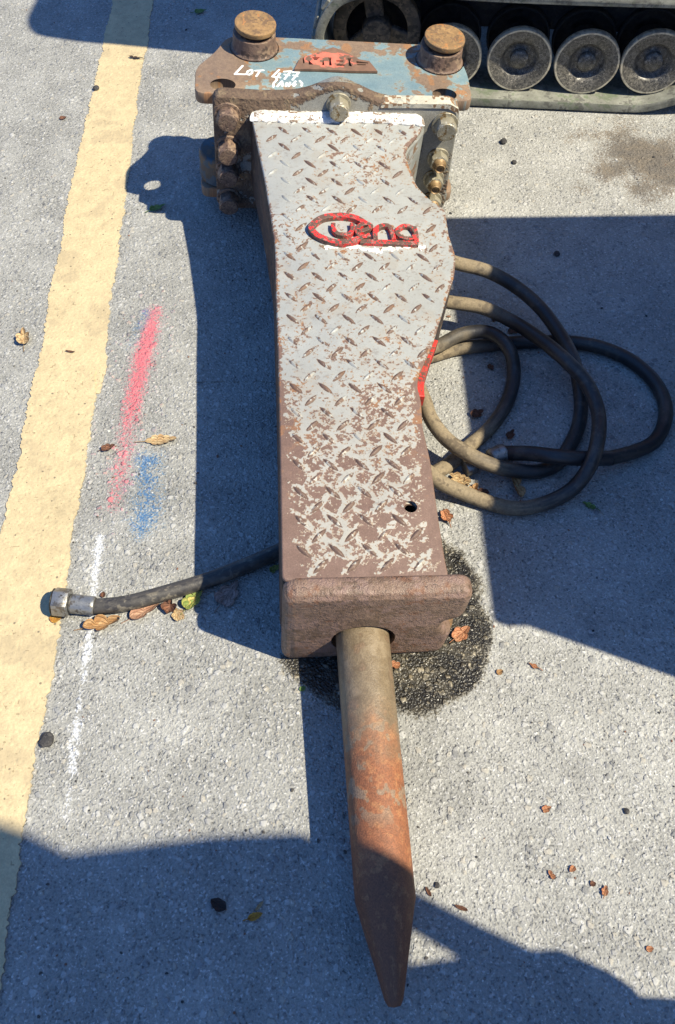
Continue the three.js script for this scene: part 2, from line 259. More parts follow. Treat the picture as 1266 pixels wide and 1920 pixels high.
// tread pattern first: its lenses are drawn into the paint too
const treads = [];
for (let j = -1; j < 23; j++) for (let i = -5; i < 5; i++) for (const o of [0, 1]) {
  const x = (i + o / 2) * 0.0565 + 0.008, z = -0.062 - (j + o / 2) * 0.0585; if (z < -1.235) continue;
  const a = (o ? -1 : 1) * 0.80, dx = Math.cos(a) * 0.018, dz = -Math.sin(a) * 0.018;
  if (![[x + dx, z + dz], [x - dx, z - dz]].every(([p, q]) => inside(p, q, outline) && edgeDist(p, q, outline) > 0.004)) continue;
  if (x > -0.098 && x < 0.158 && z > -0.925 && z < -0.812) continue;      // under the lettering
  if (Math.hypot(x - 0.06, z + 0.176) < 0.028) continue;
  treads.push({ x, z, a, rust: h2(i + 50, j * 2 + o, 9), half: h2(i + 50, j * 2 + o, 19) });
}
const PX0 = -0.24, PX1 = 0.24, PZ0 = -1.28, PZ1 = -0.02;
const lensAt = (x, z, t, grow = 1) => { const dx = x - t.x, dz = z - t.z, u = dx * Math.cos(t.a) - dz * Math.sin(t.a), v = dx * Math.sin(t.a) + dz * Math.cos(t.a), e = 1 - (u / (0.0172 * grow)) ** 2; return e <= 0 ? -1 : 1 - Math.abs(v) / (0.0050 * grow * Math.pow(e, 0.8) + 1e-6); };
const cells = new Map();
for (const t of treads) { const ci = Math.round(t.x / 0.03), cj = Math.round(t.z / 0.03); for (let a = -1; a <= 1; a++) for (let b = -1; b <= 1; b++) { const k = (ci + a) * 1000 + cj + b; if (!cells.has(k)) cells.set(k, []); cells.get(k).push(t); } }
const plateMat = matPair(768, 2048, (u, v, c, b) => {
  const x = mix(PX0, PX1, u), z = mix(PZ0, PZ1, v), s = (z + 1.28) / 1.26;                // s: 0 at the rear, 1 at the chisel end
  const big = fbm(x * 7 + 3, z * 7, 4, 301), mid = fbm(x * 34, z * 34, 4, 311), fine = fbm(x * 170, z * 170, 4, 321), sc = fbm(x * 60 + z * 190, z * 46 - x * 120, 3, 331), gr = vn(x * 900, z * 900, 341);
  const ed = edgeDist(x, z, outline);
  // how far the paint has been rubbed away here (read off the photograph: flaked to bare steel at the chisel end and along the left edge)
  let wear = mix(-0.150, -0.082, ss(0.22, 0.58, s)); wear = mix(wear, 0.050, ss(0.58, 0.90, s)); wear += 0.11 * ss(0.058, 0.006, x + 0.172 + 0.012 * (mid - 0.5)) * ss(0.52, 0.70, s) + 0.05 * ss(0.93, 1, s);
  if (x > 0.085 && s > 0.7) wear += 0.07;
  wear += 0.16 * ss(0.012, 0.002, ed) + 0.26 * (big - 0.5);
  const n = 0.22 * mid + 0.34 * fine + 0.18 * sc + 0.26 * fbm(x * 330, z * 330, 3, 361);
  let lens = -1, lt = null, tk = 0; for (const t of cells.get(Math.round(x / 0.03) * 1000 + Math.round(z / 0.03)) ?? []) { const q = lensAt(x, z, t, 1.12); if (q > lens) { lens = q; lt = t; } }
  { let near = -1; for (const t of cells.get(Math.round(x / 0.03) * 1000 + Math.round(z / 0.03)) ?? []) near = Math.max(near, lensAt(x, z + 0.004, t, 2.1)); if (near > 0 && lens <= 0) wear -= 0.085 * ss(0.60, 0.85, s) * ss(0, 0.3, near); else if (lens <= 0) wear += 0.04 * ss(0.60, 0.85, s); }   // paint survives in the lee of the bars
  let bare = ss(0.50, 0.525, n + wear * 0.95);
  let tone = 0.94 + 0.12 * (big - 0.5) + 0.06 * (gr - 0.5) + 0.08 * (mid - 0.5);
  let paint = mix3([155, 157, 154], [167, 165, 157], ss(0.55, 0.85, s)).map((k) => k * tone);
  paint = mix3(paint, [132, 122, 108], 0.28 * ss(0.52, 0.68, 0.6 * fbm(x * 22 + 11, z * 22, 4, 371) + 0.4 * mid) + 0.15 * ss(0.6, 0.75, fine));
  const ring = ss(0.455, 0.505, n + wear * 0.95) * (1 - bare); paint = mix3(paint, [140, 108, 76], ring * 0.55);
  if (sc > 0.66 && fine > 0.42) paint = mix3(paint, [120, 116, 112], 0.5);
  if (lens > 0) { const want = mix(0.62, 0.97, ss(0.12, 0.5, s)), k = lt.rust < want ? ss(0.40, 0.5, fine + 0.5 * (lt.half < 0.45 ? mid - 0.40 : 0.35) - 0.1) : 0; bare = Math.max(bare, k * ss(0, 0.25, lens)); tk = k; }
  const rn = fbm(x * 60 + 8, z * 60, 3, 351); let rust = mix3([98, 77, 67], [114, 92, 82], rn); rust = mix3(rust, [138, 94, 58], 0.7 * ss(0.58, 0.66, rn) * ss(0.84, 0.66, s + 0.3 * (mid - 0.5))); if (tk > 0) rust = mix3(rust, [88, 70, 60], 0.7); rust = rust.map((k) => k * (0.90 + 0.2 * gr));
  let q = mix3(paint, rust, bare);
  c[0] = q[0]; c[1] = q[1]; c[2] = q[2]; b[0] = 0.62 - 0.34 * bare + 0.12 * (fine - 0.5) + 0.05 * (gr - 0.5); b[1] = mix(0.40, 0.62, bare) + 0.12 * (mid - 0.5);
}, 0.0009);
const plate = part('tread_plate', planeUV(crease(slab(outline, 0.2405, 0.25, 0.0035, [tapHole], 3)), PX0, PX1, PZ0, PZ1), plateMat, breaker);
for (const t of treads) { // lens-shaped raised bars
  const N = 6, p = [], H = 0.0042, W = 0.0050, L = 0.0172;
  const at = (u, v, y) => [t.x + u * Math.cos(t.a) + v * Math.sin(t.a), 0.2494 + y, t.z - u * Math.sin(t.a) + v * Math.cos(t.a)];
  const row = (i) => { const u = -1 + 2 * i / N, e = Math.pow(Math.max(0, 1 - u * u), 0.8); return { l: at(u * L, -W * e, 0), tl: at(u * L * 0.95, -W * e * 0.42, H * Math.sqrt(e)), tr: at(u * L * 0.95, W * e * 0.42, H * Math.sqrt(e)), r: at(u * L, W * e, 0) }; };
  for (let i = 0; i < N; i++) { const a = row(i), b = row(i + 1); for (const [s, e] of [['l', 'tl'], ['tl', 'tr'], ['tr', 'r']]) p.push(...a[s], ...a[e], ...b[e], ...a[s], ...b[e], ...b[s]); }
  let g = new THREE.BufferGeometry(); g.setAttribute('position', new THREE.Float32BufferAttribute(p, 3)); g.deleteAttribute('normal'); g = mergeVertices(g, 1e-6); g.computeVertexNormals();
  part('tread', planeUV(g, PX0, PX1, PZ0, PZ1), plateMat, plate);
}
// welded-on maker's lettering
const LOGO = [
  [[[0.0344, -0.8835], [0.0173, -0.8995], [-0.0050, -0.9072], [-0.0301, -0.9076], [-0.0578, -0.9011], [-0.0767, -0.8844], [-0.0842, -0.8697], [-0.0782, -0.8538], [-0.0611, -0.8382], [-0.0371, -0.8276], [-0.0126, -0.8274], [0.0080, -0.8331], [0.0222, -0.8429]], 0.0068],
  [[[-0.0361, -0.8836], [-0.0361, -0.8642], [-0.0278, -0.8516], [-0.0133, -0.8496], [-0.0018, -0.8537], [0.0047, -0.8667], [0.0048, -0.8845]], 0.0048],
  [[[0.0144, -0.8588], [0.0354, -0.8673], [0.0451, -0.8756], [0.0389, -0.8836], [0.0251, -0.8817], [0.0152, -0.8701], [0.0151, -0.8540], [0.0268, -0.8446], [0.0408, -0.8497]], 0.0050],
  [[[0.0513, -0.8363], [0.0547, -0.8676], [0.0683, -0.8793], [0.0820, -0.8796], [0.0878, -0.8683], [0.0910, -0.8370]], 0.0052],
  [[[0.1399, -0.8628], [0.1322, -0.8773], [0.1164, -0.8803], [0.1027, -0.8686], [0.1013, -0.8540], [0.1127, -0.8430], [0.1310, -0.8433], [0.1385, -0.852]], 0.0048],
  [[[0.1390, -0.8790], [0.1411, -0.8532], [0.1391, -0.8309]], 0.0050],
  [[[0.0180, -0.8325], [0.08, -0.8300], [0.1429, -0.8276]], 0.0062]];
LOGO.forEach(([q, w], i) => part('logo_letter', boxUV(crease(slab(ribbon(q, w), 0.2490, 0.2615 - 0.0005 * i, 0.0006, [], 1)), 0.16, i * 0.13), redPaint, plate));
// white gap-filler squeezed out round the lettering
{ const g = []; for (let i = 0; i < 34; i++) { const f = i / 33, s = new THREE.SphereGeometry(1, 10, 6); s.scale(rr(0.006, 0.013), rr(0.0012, 0.0028), rr(0.003, 0.007)); s.rotateY(rr(0, 3)); s.translate(mix(-0.06, 0.155, f), 0.2495, -0.8205 - 0.006 * Math.sin(f * 9) + rr(-0.003, 0.003)); g.push(s); } part('filler_bead', boxUV(mergeGeometries(g), 0.2), whiteBead, plate); }
// red-painted strip on the side, under the plate edge
part('red_side_strip', boxUV(slab(ribbon([[0.150, -0.578], [0.122, -0.508], [0.108, -0.460], [0.106, -0.432]], 0.010, false, 3), 0.205, 0.237, 0.002), 0.2), metal([182, 46, 36], [[[92, 62, 50], 7, 0.56, 71, 0.015], [[150, 60, 50], 12, 0.58, 77, 0.05]], 0.0005, 0.5, 256), breaker);

// front block with the chisel bush
const CX = -0.022, CY = 0.078;
{
  const bl = front(poly([[-0.168, -0.016], [0.138, -0.004], [0.143, 0.088], [0.119, 0.112], [0.119, 0.138], [0.152, 0.158], [0.152, 0.2545], [-0.170, 0.2545]], 0.026, 6), -0.045, 0, 0.016, [], 4);
  const cut = new THREE.CylinderGeometry(0.0585, 0.0585, 0.2, 48); cut.rotateX(Math.PI / 2); cut.translate(CX + 0.001, CY - 0.001, 0);
  const ev = new Evaluator(); ev.useGroups = false; ev.attributes = ['position', 'normal', 'uv'];
  const A = new Brush(bl), B = new Brush(cut); A.updateMatrixWorld(); B.updateMatrixWorld(); const out = ev.evaluate(A, B, SUBTRACTION).geometry; out.clearGroups();
  part('front_block', boxUV(crease(mergeVertices(out, 1e-5), 0.9), 0.22), blockRust, breaker);
}
{ const g = new THREE.CylinderGeometry(0.0, 0.0, 0.01); g.dispose(); const b = lathe([[0.0583, -0.022], [0.0535, -0.022], [0.0535, -0.06], [0.0, -0.06]], 40); b.rotateX(Math.PI / 2); b.translate(CX, CY, -0.004); part('chisel_bush', b, darkRust, breaker); }
{ const g = new RoundedBoxGeometry(0.05, 0.075, 0.05, 3, 0.018); g.rotateZ(0.1); g.translate(0.128, 0.062, -0.05); part('side_boss', boxUV(g, 0.3), pinRust, breaker); }
// chisel
const chiselMat = matPair(512, 1024, (u, v, c, b) => {
  // noise wrapped round the bar, blended over the seam underneath
  const y = v * 0.64, arc = u * 0.31, sw = ss(0.85, 1, u);
  const N = (f, o, k) => sw > 0 ? mix(fbm(arc * f, y * f, o, k), fbm((arc - 0.31) * f, y * f, o, k), sw) : fbm(arc * f, y * f, o, k);
  const gr = N(620, 2, 2), n = N(22, 4, 5), m = N(90, 4, 6), sk = N(48, 3, 7), z = y - 0.05;
  let q = mix3([104, 90, 70], [124, 111, 91], m).map((k) => k * (0.86 + 0.28 * gr)); q = mix3(q, [96, 82, 64], ss(0.56, 0.68, sk) * 0.6); q = mix3(q, [136, 123, 103], ss(0.60, 0.7, n) * 0.5);
  const rustAt = ss(0.12, 0.27, z + 0.12 * (n - 0.5) + 0.05 * (m - 0.5)); let rust = mix3([108, 68, 45], [138, 86, 54], m); rust = mix3(rust, [120, 106, 90], ss(0.56, 0.64, sk) * ss(0.36, 0.30, z) * 0.8); rust = mix3(rust, [96, 60, 40], ss(0.36, 0.46, z + 0.16 * (n - 0.5)) * 0.7); rust = mix3(rust, [146, 108, 72], ss(0.60, 0.70, m) * 0.4); rust = rust.map((k) => k * (0.78 + 0.44 * gr));
  q = mix3(q, rust, rustAt); q = mix3(q, rust, ss(0.68, 0.76, sk + 0.2 * (m - 0.5)) * 0.5);
  c[0] = q[0]; c[1] = q[1]; c[2] = q[2]; b[0] = 0.5 + 0.5 * (m - 0.5) + 0.5 * (gr - 0.5); b[1] = mix(0.40, 0.68, rustAt) + 0.1 * (m - 0.5);
}, 0.0008);
{
  const prof = [[0, -0.05]]; for (let i = 0; i <= 12; i++) prof.push([mix(0.0487, 0.0480, i / 12), mix(-0.05, 0.425, i / 12)]);
  for (const [r, y] of [[0.0477, 0.442], [0.0440, 0.458], [0.0382, 0.482], [0.0320, 0.507], [0.0252, 0.535], [0.0186, 0.562], [0.0140, 0.580], [0.0095, 0.588], [0, 0.590]]) prof.push([r, y]);
  const g = lathe(prof, 72), p = g.attributes.position, uv = g.attributes.uv;
  for (let i = 0; i < p.count; i++) { uv.setY(i, (p.getY(i) + 0.05) / 0.64); const y = p.getY(i); if (y > 0.43) { const ph = Math.atan2(p.getX(i), p.getZ(i)) + 0.2, q = ((ph % (Math.PI / 3)) + Math.PI / 3) % (Math.PI / 3) - Math.PI / 6, k = mix(1, Math.cos(Math.PI / 6) / Math.cos(q) * 1.06, 0.32 * ss(0.43, 0.47, y) * ss(0.592, 0.575, y)) * (1 + 0.04 * (vn(p.getX(i) * 90, y * 60, 4) - 0.5)); p.setX(i, p.getX(i) * k); p.setZ(i, p.getZ(i) * k); } }
  g.computeVertexNormals(); g.rotateX(Math.PI / 2);
  const o = part('chisel', g, chiselMat, breaker); o.position.set(CX, CY, 0); o.rotation.set(-0.012, 0.004, 0);
}

// rear mounting flange, square to the axis
const FZ = -1.262;
const flangePts = poly([[-0.296, -0.030], [0.300, -0.028], [0.288, 0.285], [0.186, 0.284], [0.105, 0.282, 0.05], [-0.006, 0.334, 0.025], [-0.085, 0.294, 0.06], [-0.17, 0.288], [-0.296, 0.293]], 0.028, 5);
const flangePaint = matPair(1024, 512, (u, v, c, b) => {   // u: across, v: up the face (edges repeat the face colour)
  const x = mix(-0.32, 0.32, u), y = mix(-0.05, 0.34, v), big = fbm(x * 9, y * 9, 4, 701), mid = fbm(x * 40, y * 40, 4, 711), fine = fbm(x * 160, y * 160, 3, 721), gr = vn(x * 800, y * 800, 731);
  const grime = 0.5 * big + 0.3 * mid + 0.2 * fine + mix(0.12, -0.10, ss(-0.20, 0.06, x + 0.1 * (mid - 0.5)));
  const top = x < -0.085 ? 0.289 : x < -0.006 ? mix(0.294, 0.334, (x + 0.085) / 0.079) : x < 0.105 ? mix(0.334, 0.282, (x + 0.006) / 0.111) : 0.32, band = ss(top - 0.016, top - 0.010, y + 0.01 * (fine - 0.5));
  let q = mix3([134, 135, 130], [114, 110, 101], mid), e = mix3([78, 62, 52], [104, 88, 72], fine); e = mix3(e, [120, 104, 82], ss(0.6, 0.7, mid) * 0.7);
  const d = Math.max(ss(0.47, 0.53, grime), band * ss(0.30, 0.36, mid)); q = mix3(q, e, d).map((k) => k * (0.86 + 0.28 * gr)); c[0] = q[0]; c[1] = q[1]; c[2] = q[2]; b[0] = 0.4 + 0.3 * d + 0.6 * d * (fine - 0.5) + 0.2 * (mid - 0.5); b[1] = mix(0.55, 0.9, d);
}, 0.005);
const fl = crease(front(flangePts, FZ - 0.036, FZ, 0.003, [], 2), 0.9), fp = fl.attributes.position, fuv = new Float32Array(fp.count * 2);
for (let i = 0; i < fp.count; i++) { fuv[2 * i] = (fp.getX(i) + 0.32) / 0.64; fuv[2 * i + 1] = (fp.getY(i) + (FZ - fp.getZ(i)) * 0.9 + 0.05) / 0.39; }
fl.setAttribute('uv', new THREE.BufferAttribute(fuv, 2));
part('mounting_flange', fl, flangePaint, breaker);
part('side_cheek', boxUV(slab(ribbon([[0.1995, -1.255], [0.1985, -1.225], [0.1815, -1.195], [0.1555, -1.156], [0.1465, -1.129], [0.1515, -1.088], [0.1625, -1.018], [0.1895, -0.971], [0.217, -0.949]], 0.0035, false, 3), 0.052, 0.2385), 0.5), greyPaint, breaker);
{ // thick cream paint still on the right half of the flange's top edge and face
  const q = [[0.10, 0.2845], [0.186, 0.2865], [0.262, 0.2875], [0.283, 0.276], [0.2895, 0.25]]; const up = q.map(([x, y]) => new THREE.Vector2(x, y + 0.0012)), dn = q.map(([x, y]) => new THREE.Vector2(x - 0.004, y - 0.010)).reverse();
  part('paint_film', boxUV(front(up.concat(dn), FZ - 0.030, FZ + 0.0022), 0.25), metal([178, 174, 158], [[[122, 96, 72], 6, 0.55, 72, 0.012], [[150, 150, 140], 9, 0.6, 73]], 0.0012, 0.55, 256), breaker);
}
{ // weld bead along plate and flange
  const pts = []; for (let i = 0; i <= 60; i++) { const f = i / 60; pts.push([mix(-0.204, 0.199, f), 0.252 + 0.0015 * Math.sin(i * 2.1), FZ + 0.011 + 0.003 * Math.sin(f * 7) + 0.0015 * Math.sin(i * 1.3)]); }
  const g = hoseGeo(pts, 0.0195, 0, 3), p = g.attributes.position; for (let i = 0; i < p.count; i++) { const x = p.getX(i), k = 0.005 * (fbm(x * 60, p.getZ(i) * 40 + p.getY(i) * 40, 3, 401) - 0.5) + 0.0006 * Math.sin(x * 700); const e = ss(0.2035, 0.185, Math.abs(x + 0.002)); p.setY(i, 0.2505 + ((p.getY(i) - 0.250) * 0.55 + k) * (0.35 + 0.65 * e)); p.setZ(i, p.getZ(i) + k); } g.computeVertexNormals();
  part('weld_bead', boxUV(crease(mergeVertices(g), 1.2), 0.2), whiteBead, breaker);
}
function bolt(x, y, m, len, r, turn, kind) {
  const o = new THREE.Group(); o.name = 'bolt'; breaker.add(o); o.position.set(x, y, FZ); o.rotation.z = turn;
  const w = lathe([[r * 1.28, 0], [r * 1.28, 0.003], [r * 1.22, 0.0045], [r * 0.6, 0.0045]], 28); w.rotateX(Math.PI / 2); part('washer', boxUV(w, 0.2), m, o);
  const hex = Array.from({ length: 6 }, (_, i) => new THREE.Vector2(r * 1.12 * Math.cos(i * Math.PI / 3), r * 1.12 * Math.sin(i * Math.PI / 3)));
  const hd = extrude(shapeOf(kind === 'nut' ? poly(hex.map((v) => [v.x, v.y]), 0.003, 2) : poly(hex.map((v) => [v.x, v.y]), 0.004, 2)), len, 0.0025, 2); hd.translate(0, 0, 0.0045 + 0.0025); part(kind === 'nut' ? 'nut' : 'hex_head', boxUV(crease(hd, 0.5), 0.2), m, o);
  const z1 = 0.0045 + len;
  if (kind === 'nut') { const s = lathe([[r * 0.80, z1 - 0.002], [r * 0.80, z1 + 0.003], [r * 0.62, z1 + 0.003], [r * 0.60, z1 + 0.016], [r * 0.54, z1 + 0.018], [r * 0.5, z1 + 0.018], [r * 0.42, z1 + 0.012], [0, z1 + 0.012]], 24); s.rotateX(Math.PI / 2); part('stud', boxUV(s, 0.1), studMat, o); }
  else { const s = lathe([[r * 0.98, z1 - 0.003], [r * 0.93, z1 + 0.002], [r * 0.86, z1 + 0.0045], [r * 0.4, z1 + 0.003], [0, z1 + 0.003]], 24); s.rotateX(Math.PI / 2); part('head_face', boxUV(s, 0.1), m, o); }
  return o;
}
for (const [x, y, l, t] of [[-0.262, 0.246, 0.026, 0.2], [-0.263, 0.158, 0.034, 0.5], [-0.265, 0.092, 0.03, 0.1], [-0.266, 0.004, 0.03, 0.35]]) bolt(x, y, boltMat, l, 0.0245, t);
bolt(-0.003, 0.281, boltLight, 0.03, 0.0225, 0.52);
bolt(0.258, 0.234, boltLight, 0.026, 0.0255, 0.1);
bolt(0.257, 0.140, boltLight, 0.024, 0.0215, 0.4, 'nut'); bolt(0.256, 0.076, boltLight, 0.024, 0.0215, 0.15, 'nut'); bolt(0.262, 0.008, boltLight, 0.02, 0.0215, 0.3, 'nut');

// hanger ears (blue, rusting) with pins through them
const EAR_Y = 0.272, EX0 = -0.36, EX1 = 0.36, EZ0 = -1.56, EZ1 = -1.27;
const TEXT = [
  [[-0.2252, -1.4114], [-0.2439, -1.3779], [-0.2203, -1.3781]], [[-0.2056, -1.3963], [-0.2127, -1.3910], [-0.2162, -1.3792], [-0.2098, -1.3769], [-0.2027, -1.3849], [-0.2026, -1.3948], [-0.2056, -1.3963]],
  [[-0.1945, -1.3936], [-0.1753, -1.3962]], [[-0.1834, -1.3948], [-0.1928, -1.3721]], [[-0.1377, -1.3997], [-0.1546, -1.3723], [-0.1359, -1.3699]], [[-0.1360, -1.3864], [-0.1457, -1.3645]],
  [[-0.1257, -1.3936], [-0.1094, -1.3961], [-0.1256, -1.3645]], [[-0.1250, -1.3820], [-0.1140, -1.3792]], [[-0.1044, -1.3930], [-0.0901, -1.3927], [-0.1065, -1.3621]], [[-0.1038, -1.3797], [-0.0948, -1.3768]],
  [[-0.1438, -1.3603], [-0.1518, -1.3478], [-0.1530, -1.3332]], [[-0.1435, -1.3352], [-0.1319, -1.3553], [-0.1314, -1.3374]], [[-0.1393, -1.3435], [-0.1302, -1.3446]], [[-0.1210, -1.3493], [-0.1235, -1.3361]],
  [[-0.1129, -1.3513], [-0.1160, -1.3381]], [[-0.0996, -1.3568], [-0.1072, -1.3434], [-0.1043, -1.3386], [-0.1001, -1.3453]], [[-0.0894, -1.3589], [-0.0842, -1.3493], [-0.086, -1.340]]];
const earMat = (text) => matPair(1024, 512, (u, v, c, b) => {
  const x = mix(EX0, EX1, u), z = mix(EZ0, EZ1, v), big = fbm(x * 8 + 2, z * 8, 4, 501), mid = fbm(x * 26 + 5, z * 40, 4, 511), fine = fbm(x * 120, z * 120, 3, 521), gr = vn(x * 700, z * 700, 531);
  let left = ss(-0.19, -0.29, x + 0.09 * (mid - 0.5)) * 0.30;
  const n = 0.45 * big + 0.38 * mid + 0.17 * fine + left, bare = ss(0.525, 0.575, n);
  let q = mix3([98, 122, 131], [124, 141, 144], mid).map((k) => k * (0.92 + 0.16 * gr)); q = mix3(q, [132, 140, 134], ss(0.49, 0.535, n) * 0.5);
  let rust = mix3([108, 90, 76], [130, 110, 90], fine); rust = mix3(rust, [146, 104, 68], ss(0.60, 0.68, fbm(x * 30, z * 30, 3, 541)) * 0.7); rust = rust.map((k) => k * (0.9 + 0.2 * gr));
  q = mix3(q, rust, bare);
  let h = 0.55 - 0.25 * bare + 0.2 * (fine - 0.5);
  if (text && x > -0.26 && x < -0.07 && z > -1.42) for (const L of TEXT) { const [d] = lineDist(x, z, L); if (d < 0.0035) { q = mix3(q, [226, 228, 228], ss(0.0033, 0.0021, d)); } }
  c[0] = q[0]; c[1] = q[1]; c[2] = q[2]; b[0] = h; b[1] = 0.55 + 0.15 * bare;
}, 0.0012);
const earOutline = poly([[-0.338, -1.302], [-0.338, -1.40], [-0.290, -1.468], [-0.262, -1.535, 0.045], [-0.13, -1.535, 0.02], [0.219, -1.525, 0.01], [0.315, -1.495, 0.04], [0.327, -1.40], [0.325, -1.300]], 0.024, 5);
const earUpper = earMat(true);
for (const [y, m] of [[EAR_Y, earUpper], [0.0, earMat(false)]]) {
  part('hanger_ear', planeUV(crease(slab(earOutline, y - 0.03, y, 0.004, [circle(-0.272, -1.336, 0.034, 24, 0.027), circle(0.258, -1.322, 0.034, 24, 0.027)], 2)), EX0, EX1, EZ0, EZ1), m, breaker);
}
part('hanger_web', boxUV(slab(poly([[-0.17, -1.299], [-0.17, -1.345], [0.17, -1.345], [0.17, -1.299]], 0.004), 0.001, 0.241), 0.4), darkRust, breaker);
for (const [x, z, turn] of [[-0.196, -1.487, 0.0], [0.262, -1.457, 0.0]]) {
  const bs = lathe([[0.0, 0], [0.062, 0], [0.056, 0.004], [0.0530, 0.010], [0.0515, 0.040], [0.050, 0.042], [0.036, 0.042], [0.034, 0.039], [0, 0.039]], 40); bs.translate(x, EAR_Y - 0.001, z); const boss = part('pin_boss', boxUV(bs, 0.3, x), boltMat, breaker);
  const cp = lathe([[0, 0.034], [0.028, 0.034], [0.028, 0.049], [0.0475, 0.051], [0.0495, 0.053], [0.0500, 0.062], [0.0485, 0.0645], [0.040, 0.0645], [0.037, 0.0635], [0, 0.0633]], 40); cp.rotateX(0.03); cp.rotateZ(-0.03); cp.translate(x + 0.001, EAR_Y, z); part('pin_head', boxUV(cp, 0.22, x * 3), pinRust, boss);
  const lo = lathe([[0, 0], [0.034, 0], [0.034, 0.242], [0, 0.242]], 24); lo.translate(x, 0.0005, z); part('pin_shaft', boxUV(lo, 0.3), darkRust, breaker);
}
{ const g = lathe([[0, 0], [0.046, 0], [0.052, 0.008], [0.052, 0.072], [0.046, 0.085], [0, 0.085]], 32); g.translate(-0.288, 0.001, -1.352); part('port_boss', boxUV(g, 0.4), metal([70, 66, 62], [[[52, 74, 88], 6, 0.56, 74], [[92, 76, 60], 9, 0.6, 75]], 0.001, 0.6, 256), breaker); }
{ // raised emblem with the letters cut out of it
  const em = [[-0.1014, -1.3947], [-0.0863, -1.4381], [-0.0584, -1.4546], [-0.0255, -1.4754], [-0.0019, -1.4882], [0.0291, -1.4707], [0.0591, -1.4419], [0.0838, -1.4357], [0.1010, -1.3955], [0.0285, -1.3938], [-0.0342, -1.3962]].map(([a, b]) => new THREE.Vector2(a, b));
  const holes = [
    [[-0.0771, -1.4423], [-0.0753, -1.4200], [-0.0790, -1.4180], [-0.0798, -1.4403]], [[-0.0566, -1.4453], [-0.0361, -1.4464], [-0.0447, -1.4335], [-0.0515, -1.4332]], [[-0.0651, -1.4317], [-0.0547, -1.4144], [-0.0659, -1.4138]], [[-0.0295, -1.4354], [-0.0275, -1.4139], [-0.0338, -1.4136]],
    [[-0.0170, -1.4447], [-0.0085, -1.4452], [-0.0111, -1.4326], [-0.0095, -1.4133], [-0.0165, -1.4130], [-0.0147, -1.4324]], [[0.0018, -1.4352], [0.0204, -1.4354], [0.0187, -1.4293], [0.0026, -1.4292]], [[0.0019, -1.4191], [0.0225, -1.4190], [0.0207, -1.4126], [0.0027, -1.4125]],
    [[0.0301, -1.4442], [0.0397, -1.4447], [0.0361, -1.4324], [0.0393, -1.4121], [0.0310, -1.4135], [0.0329, -1.4323]], [[0.0517, -1.4340], [0.0810, -1.4295], [0.0796, -1.4257], [0.0516, -1.4257]], [[0.0520, -1.4224], [0.0740, -1.4220], [0.0733, -1.4179], [0.0533, -1.4176]]].map((q) => q.map(([a, b]) => new THREE.Vector2(a, b)));
  const back = part('emblem', boxUV(slab(em, EAR_Y - 0.001, EAR_Y + 0.0015), 0.3), new THREE.MeshStandardMaterial({ color: 0x1c1a19, roughness: 0.9 }), breaker);
  const m = matPair(256, 128, (u, v, c, b) => { const x = mix(-0.11, 0.11, u), z = mix(-1.5, -1.39, v), n = fbm(x * 60, z * 60, 4, 601), k = ss(0.066, 0.052, Math.hypot((x + 0.012) / 1.1, (z + 1.436) * 1.9) + 0.05 * (n - 0.5)), q = mix3([110, 84, 68], [192, 102, 84], k * ss(0.34, 0.46, n)).map((e) => e * (0.85 + 0.3 * n)); c[0] = q[0]; c[1] = q[1]; c[2] = q[2]; b[0] = n; b[1] = 0.65; }, 0.001);
  part('emblem_lettering', planeUV(slab(em, EAR_Y + 0.0015, EAR_Y + 0.0068, 0, holes), -0.11, 0.11, -1.5, -1.39), m, back);
}

// ---------------------------------------------------------------- hoses
const HR = 0.0160, DY = -0.0055;
const hA = [[0.150, 0.150, -1.668], [0.212, 0.150, -1.668], [0.281, 0.130, -1.659], [0.357, 0.105, -1.659], [0.421, 0.085, -1.632], [0.476, 0.070, -1.579], [0.515, 0.062, -1.501], [0.536, 0.064, -1.416], [0.544, 0.050, -1.355], [0.546, 0.030, -1.306], [0.534, 0.022, -1.254], [0.505, 0.022, -1.197], [0.473, 0.022, -1.153], [0.431, 0.022, -1.132], [0.362, 0.035, -1.128], [0.315, 0.060, -1.126], [0.273, 0.070, -1.145], [0.231, 0.075, -1.179], [0.200, 0.085, -1.226], [0.188, 0.090, -1.273], [0.170, 0.090, -1.332]];
const hB = [[0.16, 0.100, -1.57], [0.211, 0.100, -1.568], [0.258, 0.100, -1.561], [0.340, 0.090, -1.552], [0.408, 0.085, -1.511], [0.462, 0.100, -1.438], [0.491, 0.108, -1.391], [0.506, 0.108, -1.369], [0.545, 0.090, -1.326], [0.563, 0.080, -1.253], [0.548, 0.085, -1.166], [0.525, 0.070, -1.108], [0.490, 0.035, -1.075], [0.429, 0.022, -1.048], [0.376, 0.022, -1.037], [0.335, 0.022, -1.045], [0.271, 0.030, -1.068], [0.215, 0.050, -1.085], [0.189, 0.060, -1.104], [0.150, 0.060, -1.136]];
const hC = [[0.182, 0.030, -1.447], [0.229, 0.022, -1.467], [0.281, 0.022, -1.487], [0.344, 0.022, -1.497], [0.418, 0.022, -1.507], [0.486, 0.022, -1.510], [0.563, 0.022, -1.507], [0.619, 0.022, -1.493], [0.680, 0.022, -1.455], [0.722, 0.022, -1.398], [0.739, 0.022, -1.331], [0.730, 0.022, -1.272], [0.696, 0.022, -1.214], [0.648, 0.028, -1.182], [0.583, 0.040, -1.154]];
const hC1 = [[0.583, 0.040, -1.154], [0.511, 0.060, -1.139], [0.458, 0.066, -1.140], [0.411, 0.050, -1.159], [0.360, 0.025, -1.179]];
